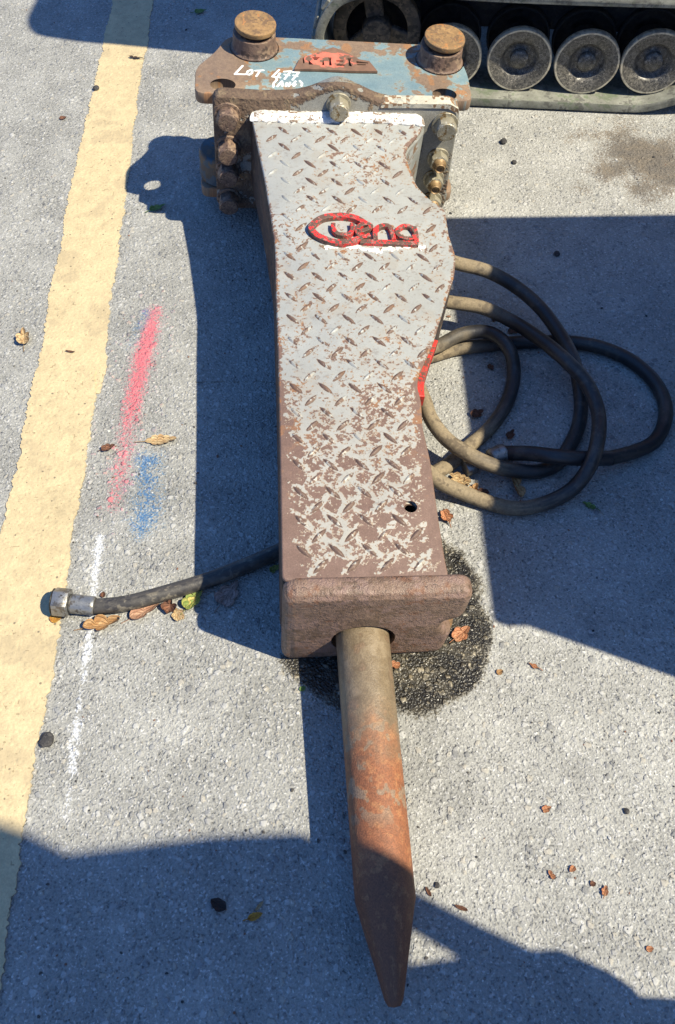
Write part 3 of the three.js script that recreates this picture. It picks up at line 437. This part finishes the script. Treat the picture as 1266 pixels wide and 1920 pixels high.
const hD = [[0.150, 0.060, -1.43], [0.198, 0.060, -1.445], [0.237, 0.062, -1.462], [0.287, 0.060, -1.496], [0.339, 0.064, -1.502], [0.370, 0.068, -1.482], [0.396, 0.060, -1.445], [0.407, 0.030, -1.416], [0.395, 0.022, -1.355], [0.368, 0.022, -1.295], [0.326, 0.022, -1.237], [0.282, 0.022, -1.195], [0.244, 0.022, -1.153], [0.202, 0.022, -1.124], [0.139, 0.022, -1.073]];
const hE = [[0.139, 0.022, -1.073], [0.05, 0.022, -1.03], [-0.036, 0.022, -0.992], [-0.079, 0.022, -0.960], [-0.116, 0.022, -0.935], [-0.205, 0.022, -0.890], [-0.257, 0.022, -0.867], [-0.348, 0.022, -0.835], [-0.419, 0.022, -0.814], [-0.480, 0.022, -0.808]];
function along(g, a, b) { // turn a lathe's y axis from a towards b
  const d = V3(b).sub(V3(a)).normalize(); g.applyQuaternion(new THREE.Quaternion().setFromUnitVectors(new THREE.Vector3(0, 1, 0), d)); g.translate(...a); return g;
}
function hoseMat(pts, litDust0, litDust1, k) {   // u: whole length once, v: round the hose
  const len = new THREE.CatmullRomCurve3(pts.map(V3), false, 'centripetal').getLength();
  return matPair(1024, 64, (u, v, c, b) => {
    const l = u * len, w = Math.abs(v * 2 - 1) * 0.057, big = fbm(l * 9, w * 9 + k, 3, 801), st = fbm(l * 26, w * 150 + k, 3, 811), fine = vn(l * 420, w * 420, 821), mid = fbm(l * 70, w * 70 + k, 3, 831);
    const litDust = Math.max(1 - ss(litDust0 - 0.07, litDust0 + 0.07, l + 0.22 * (big - 0.5) + 0.06 * (st - 0.5)), ss(len - litDust1 - 0.07, len - litDust1 + 0.07, l + 0.22 * (big - 0.5) + 0.06 * (st - 0.5)));  // shade painted in: outer loops dark, tan dust only near the sunlit ends
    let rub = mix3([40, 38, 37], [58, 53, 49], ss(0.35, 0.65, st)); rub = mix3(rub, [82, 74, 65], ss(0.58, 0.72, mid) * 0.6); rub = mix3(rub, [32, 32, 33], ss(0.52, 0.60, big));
    let q = mix3([112, 100, 80], [132, 119, 97], st); q = mix3(q, [86, 76, 62], ss(0.58, 0.68, mid) * 0.7); q = mix3(rub, q, litDust).map((e) => e * (0.9 + 0.2 * fine));
    c[0] = q[0]; c[1] = q[1]; c[2] = q[2]; b[0] = 0.5 + 0.4 * (mid - 0.5) + 0.3 * (fine - 0.5); b[1] = mix(0.46, 0.88, litDust);
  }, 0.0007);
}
function hoseWhole(pts, r) { const g = hoseGeo(pts, r, DY), uv = g.attributes.uv, n = pts.length * 8; for (let i = 0; i < uv.count; i++) uv.setXY(i, Math.floor(i / 15) / n, (i % 15) / 14); return g; }
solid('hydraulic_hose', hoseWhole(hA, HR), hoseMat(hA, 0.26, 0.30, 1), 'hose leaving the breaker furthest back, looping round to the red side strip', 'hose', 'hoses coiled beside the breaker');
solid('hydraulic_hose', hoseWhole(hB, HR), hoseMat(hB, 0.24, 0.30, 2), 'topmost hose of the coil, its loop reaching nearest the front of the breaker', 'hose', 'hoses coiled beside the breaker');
const hoseC = thing('hydraulic_hose', 'hose with the widest loop, its black renewed end carrying a silver ferrule', 'hose', 'hoses coiled beside the breaker');
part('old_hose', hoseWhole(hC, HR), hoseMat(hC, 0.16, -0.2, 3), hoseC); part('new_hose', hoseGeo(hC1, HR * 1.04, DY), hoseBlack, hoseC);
{ const g = lathe([[0.017, -0.002], [0.0205, 0], [0.0210, 0.004], [0.0205, 0.030], [0.0195, 0.036], [0.012, 0.037]], 24); part('ferrule', along(g, [0.362, 0.0215, -1.1785], [0.30, 0.0195, -1.150]), steel, hoseC); const e = lathe([[0, 0], [0.0115, 0], [0.0115, 0.040], [0.0185, 0.041], [0.0185, 0.062], [0.012, 0.063], [0, 0.063]], 6); part('end_fitting', along(e, [0.330, 0.0198, -1.164], [0.27, 0.0195, -1.136]), steel, hoseC); }
const hoseD = thing('hydraulic_hose', 'hose with the small inner loop, running under the breaker to a hex nut', 'hose', 'hoses coiled beside the breaker');
part('looped_hose', hoseWhole(hD, HR), hoseMat(hD, 0.17, 0.28, 4), hoseD); part('clean_hose', hoseGeo(hE, HR, DY), hoseDark, hoseD);
{
  const A0 = [-0.474, 0.0195, -0.808], B0 = [-0.60, 0.0315, -0.818];
  const fer = lathe([[0.0165, -0.002], [0.0190, 0], [0.0193, 0.006], [0.0188, 0.020], [0.0194, 0.040], [0.0190, 0.046], [0.014, 0.047]], 28); part('ferrule', boxUV(along(fer, A0, B0), 0.2), steel, hoseD);
  const nutPts = poly(Array.from({ length: 6 }, (_, i) => [0.0292 * Math.cos(i * Math.PI / 3 + 0.2), 0.0292 * Math.sin(i * Math.PI / 3 + 0.2)]), 0.004, 2); const nut = extrude(shapeOf(nutPts), 0.030, 0.002, 2); nut.rotateX(-Math.PI / 2); part('swivel_nut', boxUV(crease(along(nut, [-0.5225, 0.0255, -0.8118], B0), 0.5), 0.2), steel, hoseD);
  const bore = lathe([[0.0250, 0], [0.0255, 0.0012], [0.0205, 0.0012], [0.0185, -0.012], [0, -0.012]], 28); part('nut_mouth', along(bore, [-0.5518, 0.0279, -0.8142], B0), frameDark0, hoseD);
}

// ---------------------------------------------------------------- tracked machine standing behind
const exc = thing('mini_excavator', 'tracked machine standing behind the breaker, its dusty rubber track and steel rollers in view', 'excavator');
exc.position.set(0.5, 0, -2.458); exc.rotation.y = -4.4 * Math.PI / 180;
const rubber = metal([114, 115, 106], [[[126, 127, 118], 5, 0.52, 81, 0.1], [[92, 92, 86], 12, 0.6, 82, 0.06], [[98, 106, 88], 6, 0.62, 83, 0.08]], 0.001, 0.85);
const rollerMat = metal([82, 80, 76], [[[108, 105, 98], 40, 0.50, 84, 0.05], [[50, 49, 49], 44, 0.56, 85, 0.03], [[158, 152, 142], 50, 0.65, 86, 0.03]], 0.0012, 0.36);
const frameDark = metal([36, 36, 38], [[[48, 46, 44], 8, 0.55, 87], [[30, 30, 32], 6, 0.6, 88]], 0.002, 0.8, 256);
const rimMat = metal([190, 184, 166], [[[150, 144, 132], 10, 0.55, 89]], 0.0006, 0.5, 128, { metalness: 0.3 });
const beltPath = new THREE.CatmullRomCurve3([[-0.39, 0.02], [-0.2, 0.018], [0, 0.018], [0.2, 0.018], [0.33, 0.018], [0.40, 0.023], [0.47, 0.046], [0.56, 0.088], [0.66, 0.125], [0.75, 0.150], [0.84, 0.18], [0.875, 0.24], [0.84, 0.30], [0.74, 0.325], [0.5, 0.326], [0.2, 0.322], [-0.1, 0.322], [-0.3, 0.328], [-0.395, 0.326], [-0.508, 0.285], [-0.556, 0.175], [-0.508, 0.062]].map(([x, y]) => new THREE.Vector3(x, y, 0)), true, 'centripetal').getPoints(220).slice(0, -1);
{
  const off = (d) => beltPath.map((p, i) => { const a = beltPath[(i + 219) % 220], b = beltPath[(i + 1) % 220], t = b.clone().sub(a).normalize(); return new THREE.Vector2(p.x + t.y * d, p.y - t.x * d); });
  const belt = part('rubber_track', boxUV(crease(front(off(0.012), -0.26, 0, 0.003, [off(-0.014)], 2), 0.5), 0.35), rubber, exc);
  const lug = new RoundedBoxGeometry(0.036, 0.016, 0.11, 2, 0.005); const lugU = boxUV(lug, 0.2);
  for (let i = 0; i < 220; i += 4) for (const s of [0, 1]) { const p = beltPath[(i + s * 2) % 220], a = beltPath[(i + s * 2 + 219) % 220], b = beltPath[(i + s * 2 + 1) % 220], t = b.clone().sub(a).normalize(); const o = part('tread_lug', lugU, rubber, belt); o.position.set(p.x + t.y * 0.0125, p.y - t.x * 0.0125, s ? -0.195 : -0.065); o.rotation.z = Math.atan2(t.y, t.x); }
}
const disc = (r) => { const g = lathe([[0, 0.004], [0.023, 0.004], [0.0255, 0.002], [0.026, -0.014], [0.034, -0.018], [0.042, -0.017], [0.048, -0.006], [0.052, 0.001], [0.058, 0.004], [r * 0.93, 0.008]], 44); g.rotateX(Math.PI / 2); return g; };
const rim = (r) => { const g = lathe([[r * 0.93, 0.008], [r * 0.98, 0.008], [r, 0.005], [r, -0.012], [r * 0.97, -0.016], [0.05, -0.02], [0, -0.02]], 44); g.rotateX(Math.PI / 2); return g; };
const discG = boxUV(crease(disc(0.092), 1.0), 0.22), rimG = boxUV(crease(rim(0.092), 1.0), 0.25);
for (const [i, x] of [-0.182, 0.018, 0.210, 0.396].entries()) {
  const y = 0.032 + 0.0925 + (i === 3 ? 0.009 : 0);
  const w = new THREE.Group(); w.name = 'track_roller'; exc.add(w); w.position.set(x, y, -0.050); w.rotation.z = i * 1.3;
  part('roller_disc', discG, rollerMat, w); part('roller_rim', rimG, rimMat, w);
  const ax = new THREE.CylinderGeometry(0.045, 0.045, 0.1, 24); ax.rotateX(Math.PI / 2); ax.translate(0, 0, -0.07); part('axle', boxUV(ax, 0.3), frameDark, w);
  const bd = rim(0.092); bd.translate(0, 0, -0.12); part('inner_flange', boxUV(crease(bd, 1.0), 0.3), frameDark, w);
}
{ // idler wheel: ring, hub and spokes
  const id = new THREE.Group(); id.name = 'idler_wheel'; exc.add(id); id.position.set(-0.395, 0.172, -0.085);
  const idm = metal([74, 68, 62], [[[100, 90, 78], 8, 0.52, 90], [[48, 46, 44], 9, 0.6, 91]], 0.001, 0.7, 256);
  const ring = front(circle(0, 0, 0.126, 48), -0.03, 0.0, 0.004, [circle(0, 0, 0.088, 40)]); part('rim', boxUV(crease(ring), 0.3), idm, id);
  const hub = lathe([[0, 0.022], [0.038, 0.022], [0.042, 0.018], [0.044, -0.03], [0, -0.03]], 32); hub.rotateX(Math.PI / 2); part('hub', boxUV(hub, 0.2), idm, id);
  for (let k = 0; k < 3; k++) { const s = new RoundedBoxGeometry(0.075, 0.052, 0.022, 2, 0.008); s.translate(0.07, 0, -0.012); const o = part('spoke', boxUV(s, 0.2), idm, id); o.rotation.z = 1.75 + k * 2 * Math.PI / 3; }
  const bk = new THREE.CylinderGeometry(0.125, 0.125, 0.02, 40); bk.rotateX(Math.PI / 2); bk.translate(0, 0, -0.11); part('inner_web', boxUV(bk, 0.3), frameDark, id);
}
part('track_frame', boxUV((() => { const g = new RoundedBoxGeometry(1.02, 0.16, 0.05, 2, 0.01); g.translate(0.12, 0.215, -0.215); return g; })(), 0.4), frameDark, exc);
part('undercarriage', boxUV((() => { const g = new RoundedBoxGeometry(0.9, 0.32, 0.9, 2, 0.02); g.translate(0.12, 0.46, -0.72); return g; })(), 0.6), frameDark, exc);
{ const g = lathe([[0, 0], [0.11, 0], [0.11, 0.06], [0, 0.06]], 24); g.rotateX(Math.PI / 2); g.translate(0.725, 0.235, -0.17); part('drive_sprocket', boxUV(g, 0.3), frameDark, exc); }
// upper body, above the picture; its shadow lies across the top left
part('house', boxUV((() => { const g = front(poly([[0.0, 0.66], [0.105, 1.30], [0.125, 1.50, 0.04], [0.06, 1.565, 0.05], [-1.3, 1.565], [-1.35, 0.66]].map(([z, y, r]) => [-z, y, r ?? 0.03]), 0.03, 4), 0, 1.45, 0.02); g.rotateY(Math.PI / 2); g.translate(-0.43, 0, -0.07); return g; })(), 0.8), metal([176, 118, 36], [[[120, 96, 60], 5, 0.6, 92]], 0.001, 0.5, 256), exc);

// ---------------------------------------------------------------- shadow casters added outside the frame on the right; only their shadows show
{
  const box = thing('shadow_caster_box', 'unseen box added to throw the broad shadow right of the breaker', 'shadow caster');
  box.position.set(1.02, 0, -1.09); box.rotation.y = 1.2 * Math.PI / 180;  // added box, sized to throw the broad shadow on the right
  const m = metal([92, 98, 100], [[[112, 82, 58], 6, 0.62, 93, 0.02], [[104, 110, 112], 4, 0.52, 94]], 0.001, 0.55, 256);
  const b = new RoundedBoxGeometry(0.72, 0.90, 1.17, 2, 0.012); b.translate(0.36, 0.54, 0); part('body', boxUV(b, 0.6), m, box);
  const lid = new RoundedBoxGeometry(0.74, 0.045, 1.195, 2, 0.012); lid.translate(0.36, 1.0135, 0); part('lid', boxUV(lid, 0.6), m, box);
  for (const z of [-0.5, 0.5]) for (const x of [0.06, 0.66]) { const f = new RoundedBoxGeometry(0.08, 0.09, 0.1, 2, 0.006); f.translate(x, 0.045, z); part('foot', boxUV(f, 0.3), frameDark, box); }
  for (const z of [-0.39, 0, 0.39]) { const f = new RoundedBoxGeometry(0.012, 0.78, 0.06, 2, 0.004); f.translate(-0.004, 0.54, z); part('rib', boxUV(f, 0.4), m, box); }
}
{
  const caster = thing('shadow_caster_plate', 'unseen added ramp stood on end at the right, beside the site box', 'caster');
  caster.position.set(1.0, 0, 0);
  const q = [[0, 0.058], [0.676, 0.055], [0.754, 0.074], [0.768, 0.065], [0.817, 0.056], [0.92, 0.054], [0.981, 0.073], [1.098, 0.069], [1.249, 0.058], [1.517, 0.041], [1.706, 0.098], [1.86, 0.153], [2.077, 0.231], [2.175, 0.227], [2.45, 0.24], [2.45, 0.66], [0, 0.66]].map(([y, z]) => new THREE.Vector2(-z, y));  // added plate, its edge shaped to throw the lower shadow outline
  const tri = [[1.259, 0.11], [1.128, 0.124], [1.269, 0.175]].map(([y, z]) => new THREE.Vector2(-z, y));
  const m = metal([96, 92, 84], [[[116, 80, 54], 5, 0.55, 95], [[80, 80, 80], 7, 0.6, 96]], 0.001, 0.6, 256);
  const g = front(q, -0.02, 0.0, 0, [tri]); g.rotateY(Math.PI / 2); part('caster_plate', boxUV(g, 0.6), m, caster);
  for (const y of [0.3, 0.75, 1.55, 2.2]) { const s = new RoundedBoxGeometry(0.05, 0.05, 0.34, 2, 0.006); s.translate(0.0255, y, 0.45); part('cross_rib', boxUV(s, 0.3), m, caster); }
  for (const z of [0.2, 0.56]) { const s = new RoundedBoxGeometry(0.5, 0.04, 0.06, 2, 0.006); s.translate(0.26, 0.0205, z); part('foot', boxUV(s, 0.3), m, caster); const d = new RoundedBoxGeometry(0.03, 0.68, 0.03, 2, 0.004); d.rotateZ(0.66); d.translate(0.235, 0.30, z); part('brace', boxUV(d, 0.3), m, caster); }
}

// ---------------------------------------------------------------- fallen leaves and grit
let leafBump = null;
function leafMat(key, base, tip) {
  const vein = (u, v) => Math.min(Math.abs(v - 0.5) * 9, Math.abs(((u * 6 + Math.abs(v - 0.5) * 5) % 1) - 0.5) * 5);
  leafBump ??= bytes(128, 128, (u, v, o) => { o[0] = 255 * clamp(vein(u, v)); o[1] = 190; o[2] = 0; });
  const map = bytes(128, 128, (u, v, o) => { const n = fbm(u * 9, v * 9, 4, key.length * 7), q = mix3(base, tip, ss(0.45, 0.62, n)).map((k) => k * (0.82 + 0.3 * vn(u * 60, v * 60, 3)) * (vein(u, v) < 0.5 ? 0.84 : 1)); o[0] = q[0]; o[1] = q[1]; o[2] = q[2]; }, true);
  return new THREE.MeshPhysicalMaterial({ map, bumpMap: leafBump, bumpScale: 0.001, roughness: 0.75, side: THREE.DoubleSide });
}
function leafGeo(len, wid, curl, lobes, twist, fold, k) { // a lobed blade, cupped and curled, with a stalk
  const NU = 22, NV = 8, p = [], uv = [], ix = [];
  for (let i = 0; i <= NU; i++) { const u = i / NU, env = Math.pow(Math.sin(Math.PI * Math.pow(u, 0.8)), 0.75), lob = lobes ? 0.72 + 0.28 * Math.cos(u * Math.PI * 2 * lobes + k) : 1;
    for (let j = 0; j <= NV; j++) { const v = j / NV * 2 - 1, w = wid / 2 * Math.max(0.012, env * lob) * (1 + 0.25 * (vn(u * 9, k + (v > 0 ? 5 : 9), 3) - 0.5)), x = (u - 0.5) * len + (lobes ? 0.14 * wid * Math.abs(v) * Math.sin(u * Math.PI * 2 * lobes + k) : 0), z = v * w, a = curl * (u - 0.45);
      const y = Math.abs(v) ** 1.6 * w * fold + 0.10 * wid * (fbm(u * 4 + k, v * 2.5, 2, 7) - 0.5) + len * curl * (u - 0.45) ** 2 + z * twist * (u - 0.5) * 2; p.push(x * Math.cos(a * 0.4), y, z); uv.push(u, j / NV); } }
  for (let i = 0; i < NU; i++) for (let j = 0; j < NV; j++) { const a = i * (NV + 1) + j, b = a + NV + 1; ix.push(a, a + 1, b, b, a + 1, b + 1); }
  const g = new THREE.BufferGeometry(); g.setAttribute('position', new THREE.Float32BufferAttribute(p, 3)); g.setAttribute('uv', new THREE.Float32BufferAttribute(uv, 2)); g.setIndex(ix); g.computeVertexNormals();
  g.computeBoundingBox(); g.translate(0, -g.boundingBox.min.y, 0); return g;
}
function leaf(x, z, len, wid, deg, mat, label, { curl = 0.5, lobes = 3, twist = 0.25, fold = 0.45, stalk = 0.25, y = 0.001, tilt = 0, name = 'dead_leaf', cat = 'leaf', k = x * 7 + z } = {}) {
  if (x > 0.3 && z > -0.46) { len *= 0.8; wid *= 0.8; }
  const o = thing(name, label, cat, 'fallen leaves'); o.position.set(x, y, z); o.rotation.order = 'YXZ'; o.rotation.set(tilt, deg * Math.PI / 180, 0);
  part('blade', leafGeo(len, wid, curl, lobes, twist, fold, k * 10), mat, o);
  if (stalk) { const s = new THREE.TubeGeometry(new THREE.CatmullRomCurve3([[-0.46, 0.004], [-0.56, 0.0035], [-0.56 - stalk, 0.002]].map(([a, b]) => new THREE.Vector3(a * len, b, 0.06 * len * (a + 0.5)))), 6, 0.0009, 5); part('stalk', s, mat, o); }
  return o;
}
const tan = leafMat('tan', [146, 108, 66], [168, 134, 92]), pink = leafMat('pinkish', [146, 108, 86], [160, 128, 104]), brown = leafMat('brown', [92, 60, 44], [116, 76, 54]), pale = leafMat('pale', [178, 156, 118], [158, 128, 90]), green = leafMat('green', [108, 124, 58], [168, 150, 80]), orange = leafMat('orange', [158, 102, 68], [172, 124, 90]), yellow = leafMat('yellow', [182, 136, 46], [164, 110, 40]), grey = leafMat('greyish', [150, 126, 116], [128, 104, 92]), dark = leafMat('dark', [52, 40, 36], [70, 50, 42]), lime = leafMat('lime', [92, 122, 58], [116, 138, 76]);
leaf(-0.452, -0.777, 0.074, 0.034, 14, tan, 'golden brown curled oak leaf lying across the sprayed white line below the hose', { curl: 0.9, fold: 0.9, twist: 0.5 });
leaf(-0.375, -0.806, 0.066, 0.032, 32, pink, 'long pinkish folded leaf just below the hose, right of the white line', { fold: 0.8, curl: 0.6, lobes: 2 });
leaf(-0.330, -0.812, 0.034, 0.032, 80, brown, 'crumpled red-brown leaf between the pinkish and the pale small leaf', { curl: 1.2, fold: 0.9, lobes: 2, stalk: 0 });
leaf(-0.312, -0.797, 0.030, 0.026, 120, pale, 'small pale cream leaf at the end of the row below the hose', { fold: 0.4, stalk: 0 });
leaf(-0.284, -0.829, 0.048, 0.034, 55, green, 'half green half orange leaf tucked under the hose at the shadow edge', { fold: 0.7, curl: 0.8 });
leaf(-0.217, -0.842, 0.058, 0.046, 60, grey, 'dull grey-brown lobed oak leaf in the shadow left of the breaker', { fold: 0.3, curl: 0.3 });
leaf(-0.388, -1.226, 0.068, 0.030, 6, pale, 'cream toothed leaf with dark stalk on the red sprayed mark', { lobes: 5, fold: 0.5, curl: 0.35, stalk: 0.35 });
leaf(-0.504, -1.204, 0.030, 0.020, 20, brown, 'small brown leaf between the yellow line and the red mark', { fold: 0.8, curl: 1 });
leaf(-0.751, -1.531, 0.050, 0.036, 100, pale, 'faded grey-green leaf lying left of the yellow line', { curl: 0.9, fold: 0.8 });
leaf(-0.483, -2.010, 0.046, 0.024, 30, lime, 'yellow-green leaf at the edge of the flange shadow', { fold: 0.5 });
leaf(0.378, -1.098, 0.062, 0.034, 100, tan, 'pointed tan leaf propped upright against the front hose', { fold: 0.8, curl: 0.4, tilt: 0.5, y: 0.008, lobes: 2, stalk: 0 });
leaf(0.239, -0.757, 0.038, 0.030, 40, orange, 'orange lobed leaf at the edge of the oil stain', { fold: 0.4, lobes: 3 });
leaf(0.227, -1.026, 0.036, 0.026, 110, orange, 'rusty small leaf in the sunlit patch beside the plate hole', { fold: 0.7, curl: 0.9 });
leaf(0.262, -1.112, 0.050, 0.034, 150, pale, 'cream shredded leaf caught between the two front hoses', { curl: 1.2, fold: 1.0, lobes: 4, stalk: 0 });
leaf(0.290, -1.092, 0.032, 0.022, 60, tan, 'small golden leaf scrap beside the cream shredded leaf', { curl: 1.0, fold: 0.8, stalk: 0 });
leaf(0.311, -1.085, 0.026, 0.022, 20, brown, 'dark red-brown scrap of leaf inside the hose coil, nearest the front hose', { fold: 0.7, stalk: 0 });
leaf(0.428, -1.557, 0.040, 0.018, 5, brown, 'brown leaf lying against the back of the hose coil', { fold: 0.5, stalk: 0 });
leaf(0.384, -1.600, 0.020, 0.016, 70, brown, 'tiny brown leaf scrap behind the hose coil', { fold: 0.5, stalk: 0 });
leaf(0.358, -1.442, 0.018, 0.016, 120, brown, 'tiny brown scrap inside the small hose loop', { fold: 0.5, stalk: 0 });
leaf(0.315, -1.300, 0.030, 0.024, 30, brown, 'crumpled brown scrap beside the inner hose loop', { fold: 0.8, curl: 1, stalk: 0 });
leaf(0.384, -1.240, 0.026, 0.020, 60, brown, 'dark red leaf scrap in the middle of the coil above the black hose', { fold: 0.8, curl: 1, stalk: 0 });
leaf(0.532, -1.053, 0.030, 0.016, 150, lime, 'small green leaf on the shaded asphalt in front of the coil', { fold: 0.5 });
leaf(-0.134, -0.252, 0.026, 0.012, 20, yellow, 'small yellow winged seed in the shadow left of the chisel', { fold: 0.6, lobes: 0 });
leaf(-0.128, -0.268, 0.020, 0.006, 50, pale, 'thin pale seed wing just behind the yellow winged seed', { fold: 0.3, lobes: 0, stalk: 0 });
leaf(-0.195, -0.269, 0.030, 0.020, 150, dark, 'dark curled leaf scrap in the shadow left of the chisel', { fold: 0.9, curl: 1, lobes: 0, stalk: 0 });
leaf(0.442, -0.291, 0.020, 0.015, 70, orange, 'largest rust-coloured leaf crumb on the sunlit ground right of the chisel', { fold: 0.6, curl: 1 });
leaf(0.424, -0.302, 0.013, 0.012, 10, brown, 'round brown crumb beside the largest rust-coloured crumb', { fold: 0.6, lobes: 0, stalk: 0 });
leaf(0.394, -0.326, 0.017, 0.014, 40, orange, 'rust-coloured crumb, middle of those right of the chisel', { fold: 0.6, lobes: 2, stalk: 0 });
leaf(0.357, -0.316, 0.020, 0.012, 120, orange, 'curled rust-coloured crumb nearest the chisel on sunlit ground', { fold: 0.8, lobes: 2, stalk: 0 });
leaf(0.362, -0.424, 0.020, 0.016, 20, orange, 'star-shaped orange crumb on sunlit ground well right of the chisel', { fold: 0.5, lobes: 3, stalk: 0 });
leaf(0.500, -0.204, 0.016, 0.012, 10, orange, 'bright orange crumb near the lower right shadow', { fold: 0.4, lobes: 0, stalk: 0 });
leaf(0.202, -0.265, 0.024, 0.007, 160, brown, 'thin red-brown stalk piece at the lower shadow edge right of the chisel', { fold: 0.5, lobes: 0, stalk: 0 });
leaf(0.150, -0.290, 0.018, 0.006, 120, brown, 'thin brown splinter close beside the chisel point', { fold: 0.5, lobes: 0, stalk: 0 });
leaf(0.372, -0.690, 0.022, 0.010, 150, orange, 'orange-brown leaf scrap right of the oil stain', { fold: 0.6, lobes: 2 });
leaf(0.306, -0.678, 0.014, 0.012, 30, tan, 'small round tan scrap at the right edge of the oil stain', { fold: 0.4, lobes: 0, stalk: 0 });
leaf(0.108, -0.692, 0.026, 0.016, 160, orange, 'orange leaf scrap in the oil just right of the chisel', { fold: 0.7, stalk: 0 });
leaf(-0.127, -0.901, 0.026, 0.016, 40, green, 'muddy green leaf half under the breaker beside the hose', { fold: 0.4, stalk: 0 });
leaf(-0.065, -0.645, 0.014, 0.010, 30, lime, 'tiny bright green leaf in the chisel shadow', { fold: 0.4, lobes: 0, stalk: 0 });
leaf(-0.548, -0.789, 0.026, 0.022, 10, yellow, 'bright orange-yellow petal below the hex nut of the hose end', { fold: 0.3, lobes: 0, stalk: 0, y: 0.0043 });
leaf(-0.450, -2.990, 0.040, 0.026, 15, lime, 'pale green leaf in the shadow at the top of the picture', { fold: 0.4 });
leaf(-0.630, -2.72, 0.040, 0.014, 170, dark, 'dark leaf at the right edge of the yellow line in the far shadow', { fold: 0.4, y: 0.004 });
leaf(-0.803, -2.412, 0.022, 0.016, 20, brown, 'small reddish scrap far left of the yellow line', { fold: 0.5, lobes: 0, stalk: 0 });
leaf(-0.634, -1.49, 0.024, 0.006, 170, brown, 'thin brown twig lying on the yellow line', { fold: 0.3, lobes: 0, stalk: 0, y: 0.004 });
leaf(-0.700, -0.69, 0.018, 0.012, 30, brown, 'small dark brown scrap on the near part of the yellow line', { fold: 0.5, lobes: 0, stalk: 0, y: 0.0043 });
leaf(-0.330, -0.862, 0.016, 0.009, 50, brown, 'small curled brown scrap above the hose near the shadow edge', { fold: 0.7, lobes: 0, stalk: 0 });
leaf(-0.465, -0.842, 0.014, 0.010, 90, brown, 'tiny brown scrap on the white line above the hose', { fold: 0.7, lobes: 0, stalk: 0 });
function stone(x, z, r, m, label, y = 0) { const g = new THREE.IcosahedronGeometry(r, 2), p = g.attributes.position; for (let i = 0; i < p.count; i++) { const k = 1 + 0.5 * (fbm(p.getX(i) / r * 1.3 + x * 50, p.getZ(i) / r * 1.3 + p.getY(i) / r, 3, 3) - 0.5); p.setXYZ(i, p.getX(i) * k, p.getY(i) * k * 0.62, p.getZ(i) * k * 1.2); } g.computeVertexNormals(); g.computeBoundingBox(); g.translate(x, y - g.boundingBox.min.y - r * 0.08, z); return solid('pebble', boxUV(crease(mergeVertices(g), 0.7), 0.05), m, label, 'pebble', 'loose grit'); }
const tarStone = metal([46, 45, 46], [[[66, 64, 62], 6, 0.55, 97]], 0.001, 0.8, 128), limeStone = metal([176, 172, 162], [[[150, 142, 128], 6, 0.55, 98]], 0.001, 0.8, 128);
stone(-0.524, -0.545, 0.0125, tarStone, 'black lump of asphalt beside the near end of the yellow line');
stone(0.475, -2.298, 0.010, tarStone, 'black pebble on the sunlit ground in front of the rollers');
stone(-0.728, -2.559, 0.0095, tarStone, 'black pebble far left of the yellow line');
stone(0.495, -2.205, 0.007, tarStone, 'smaller black pebble below the one in front of the rollers');
stone(0.565, -1.83, 0.008, tarStone, 'dark pebble in the shadow behind the hose coil');
stone(0.62, -0.515, 0.007, limeStone, 'white pebble at the lower tip of the big shadow on the right');
stone(-0.764, -1.07, 0.006, tarStone, 'dark pebble left of the near yellow line coat');
stone(0.50, -0.42, 0.005, tarStone, 'small dark pebble on the sunlit ground at the far right');
stone(0.165, -0.30, 0.0045, tarStone, 'small dark pebble by the shadow edge right of the chisel');

{ // grit too fine and too plentiful to count
  const base = new THREE.IcosahedronGeometry(1, 1), bp = base.attributes.position; for (let i = 0; i < bp.count; i++) { const k = 1 + 0.5 * (h2(Math.round(bp.getX(i) * 9), Math.round(bp.getY(i) * 9 + bp.getZ(i) * 31), 3) - 0.5); bp.setXYZ(i, bp.getX(i) * k, bp.getY(i) * k * 0.7, bp.getZ(i) * k); } base.computeVertexNormals();
  const N = 700, im = new THREE.InstancedMesh(base, new THREE.MeshStandardMaterial({ roughness: 0.9 }), N), d = new THREE.Object3D(), col = new THREE.Color(), tones = [[0.03, 0.03, 0.032], [0.35, 0.34, 0.31], [0.2, 0.19, 0.17], [0.16, 0.08, 0.05], [0.5, 0.49, 0.46], [0.06, 0.055, 0.05]];
  for (let i = 0; i < N; i++) { const z = -3.2 + 3.3 * Math.pow(rnd(), 0.8), r = rr(0.0009, 0.0022) * (rnd() < 0.08 ? 1.6 : 1); d.position.set(rr(-1, 1) * (0.55 - 0.21 * z), r * 0.4, z); d.scale.set(r, r, r * rr(0.8, 1.8)); d.rotation.set(0, rr(0, 6.3), rr(-0.3, 0.3)); d.updateMatrix(); im.setMatrixAt(i, d.matrix); im.setColorAt(i, col.setRGB(...tones[Math.floor(rnd() * tones.length)])); }
  im.name = 'loose_grit'; im.userData = { kind: 'stuff', label: 'scattered fine grit and crumbs on the asphalt', category: 'grit' }; shadowed(im); scene.add(im);
}

renderer.render(scene, camera);
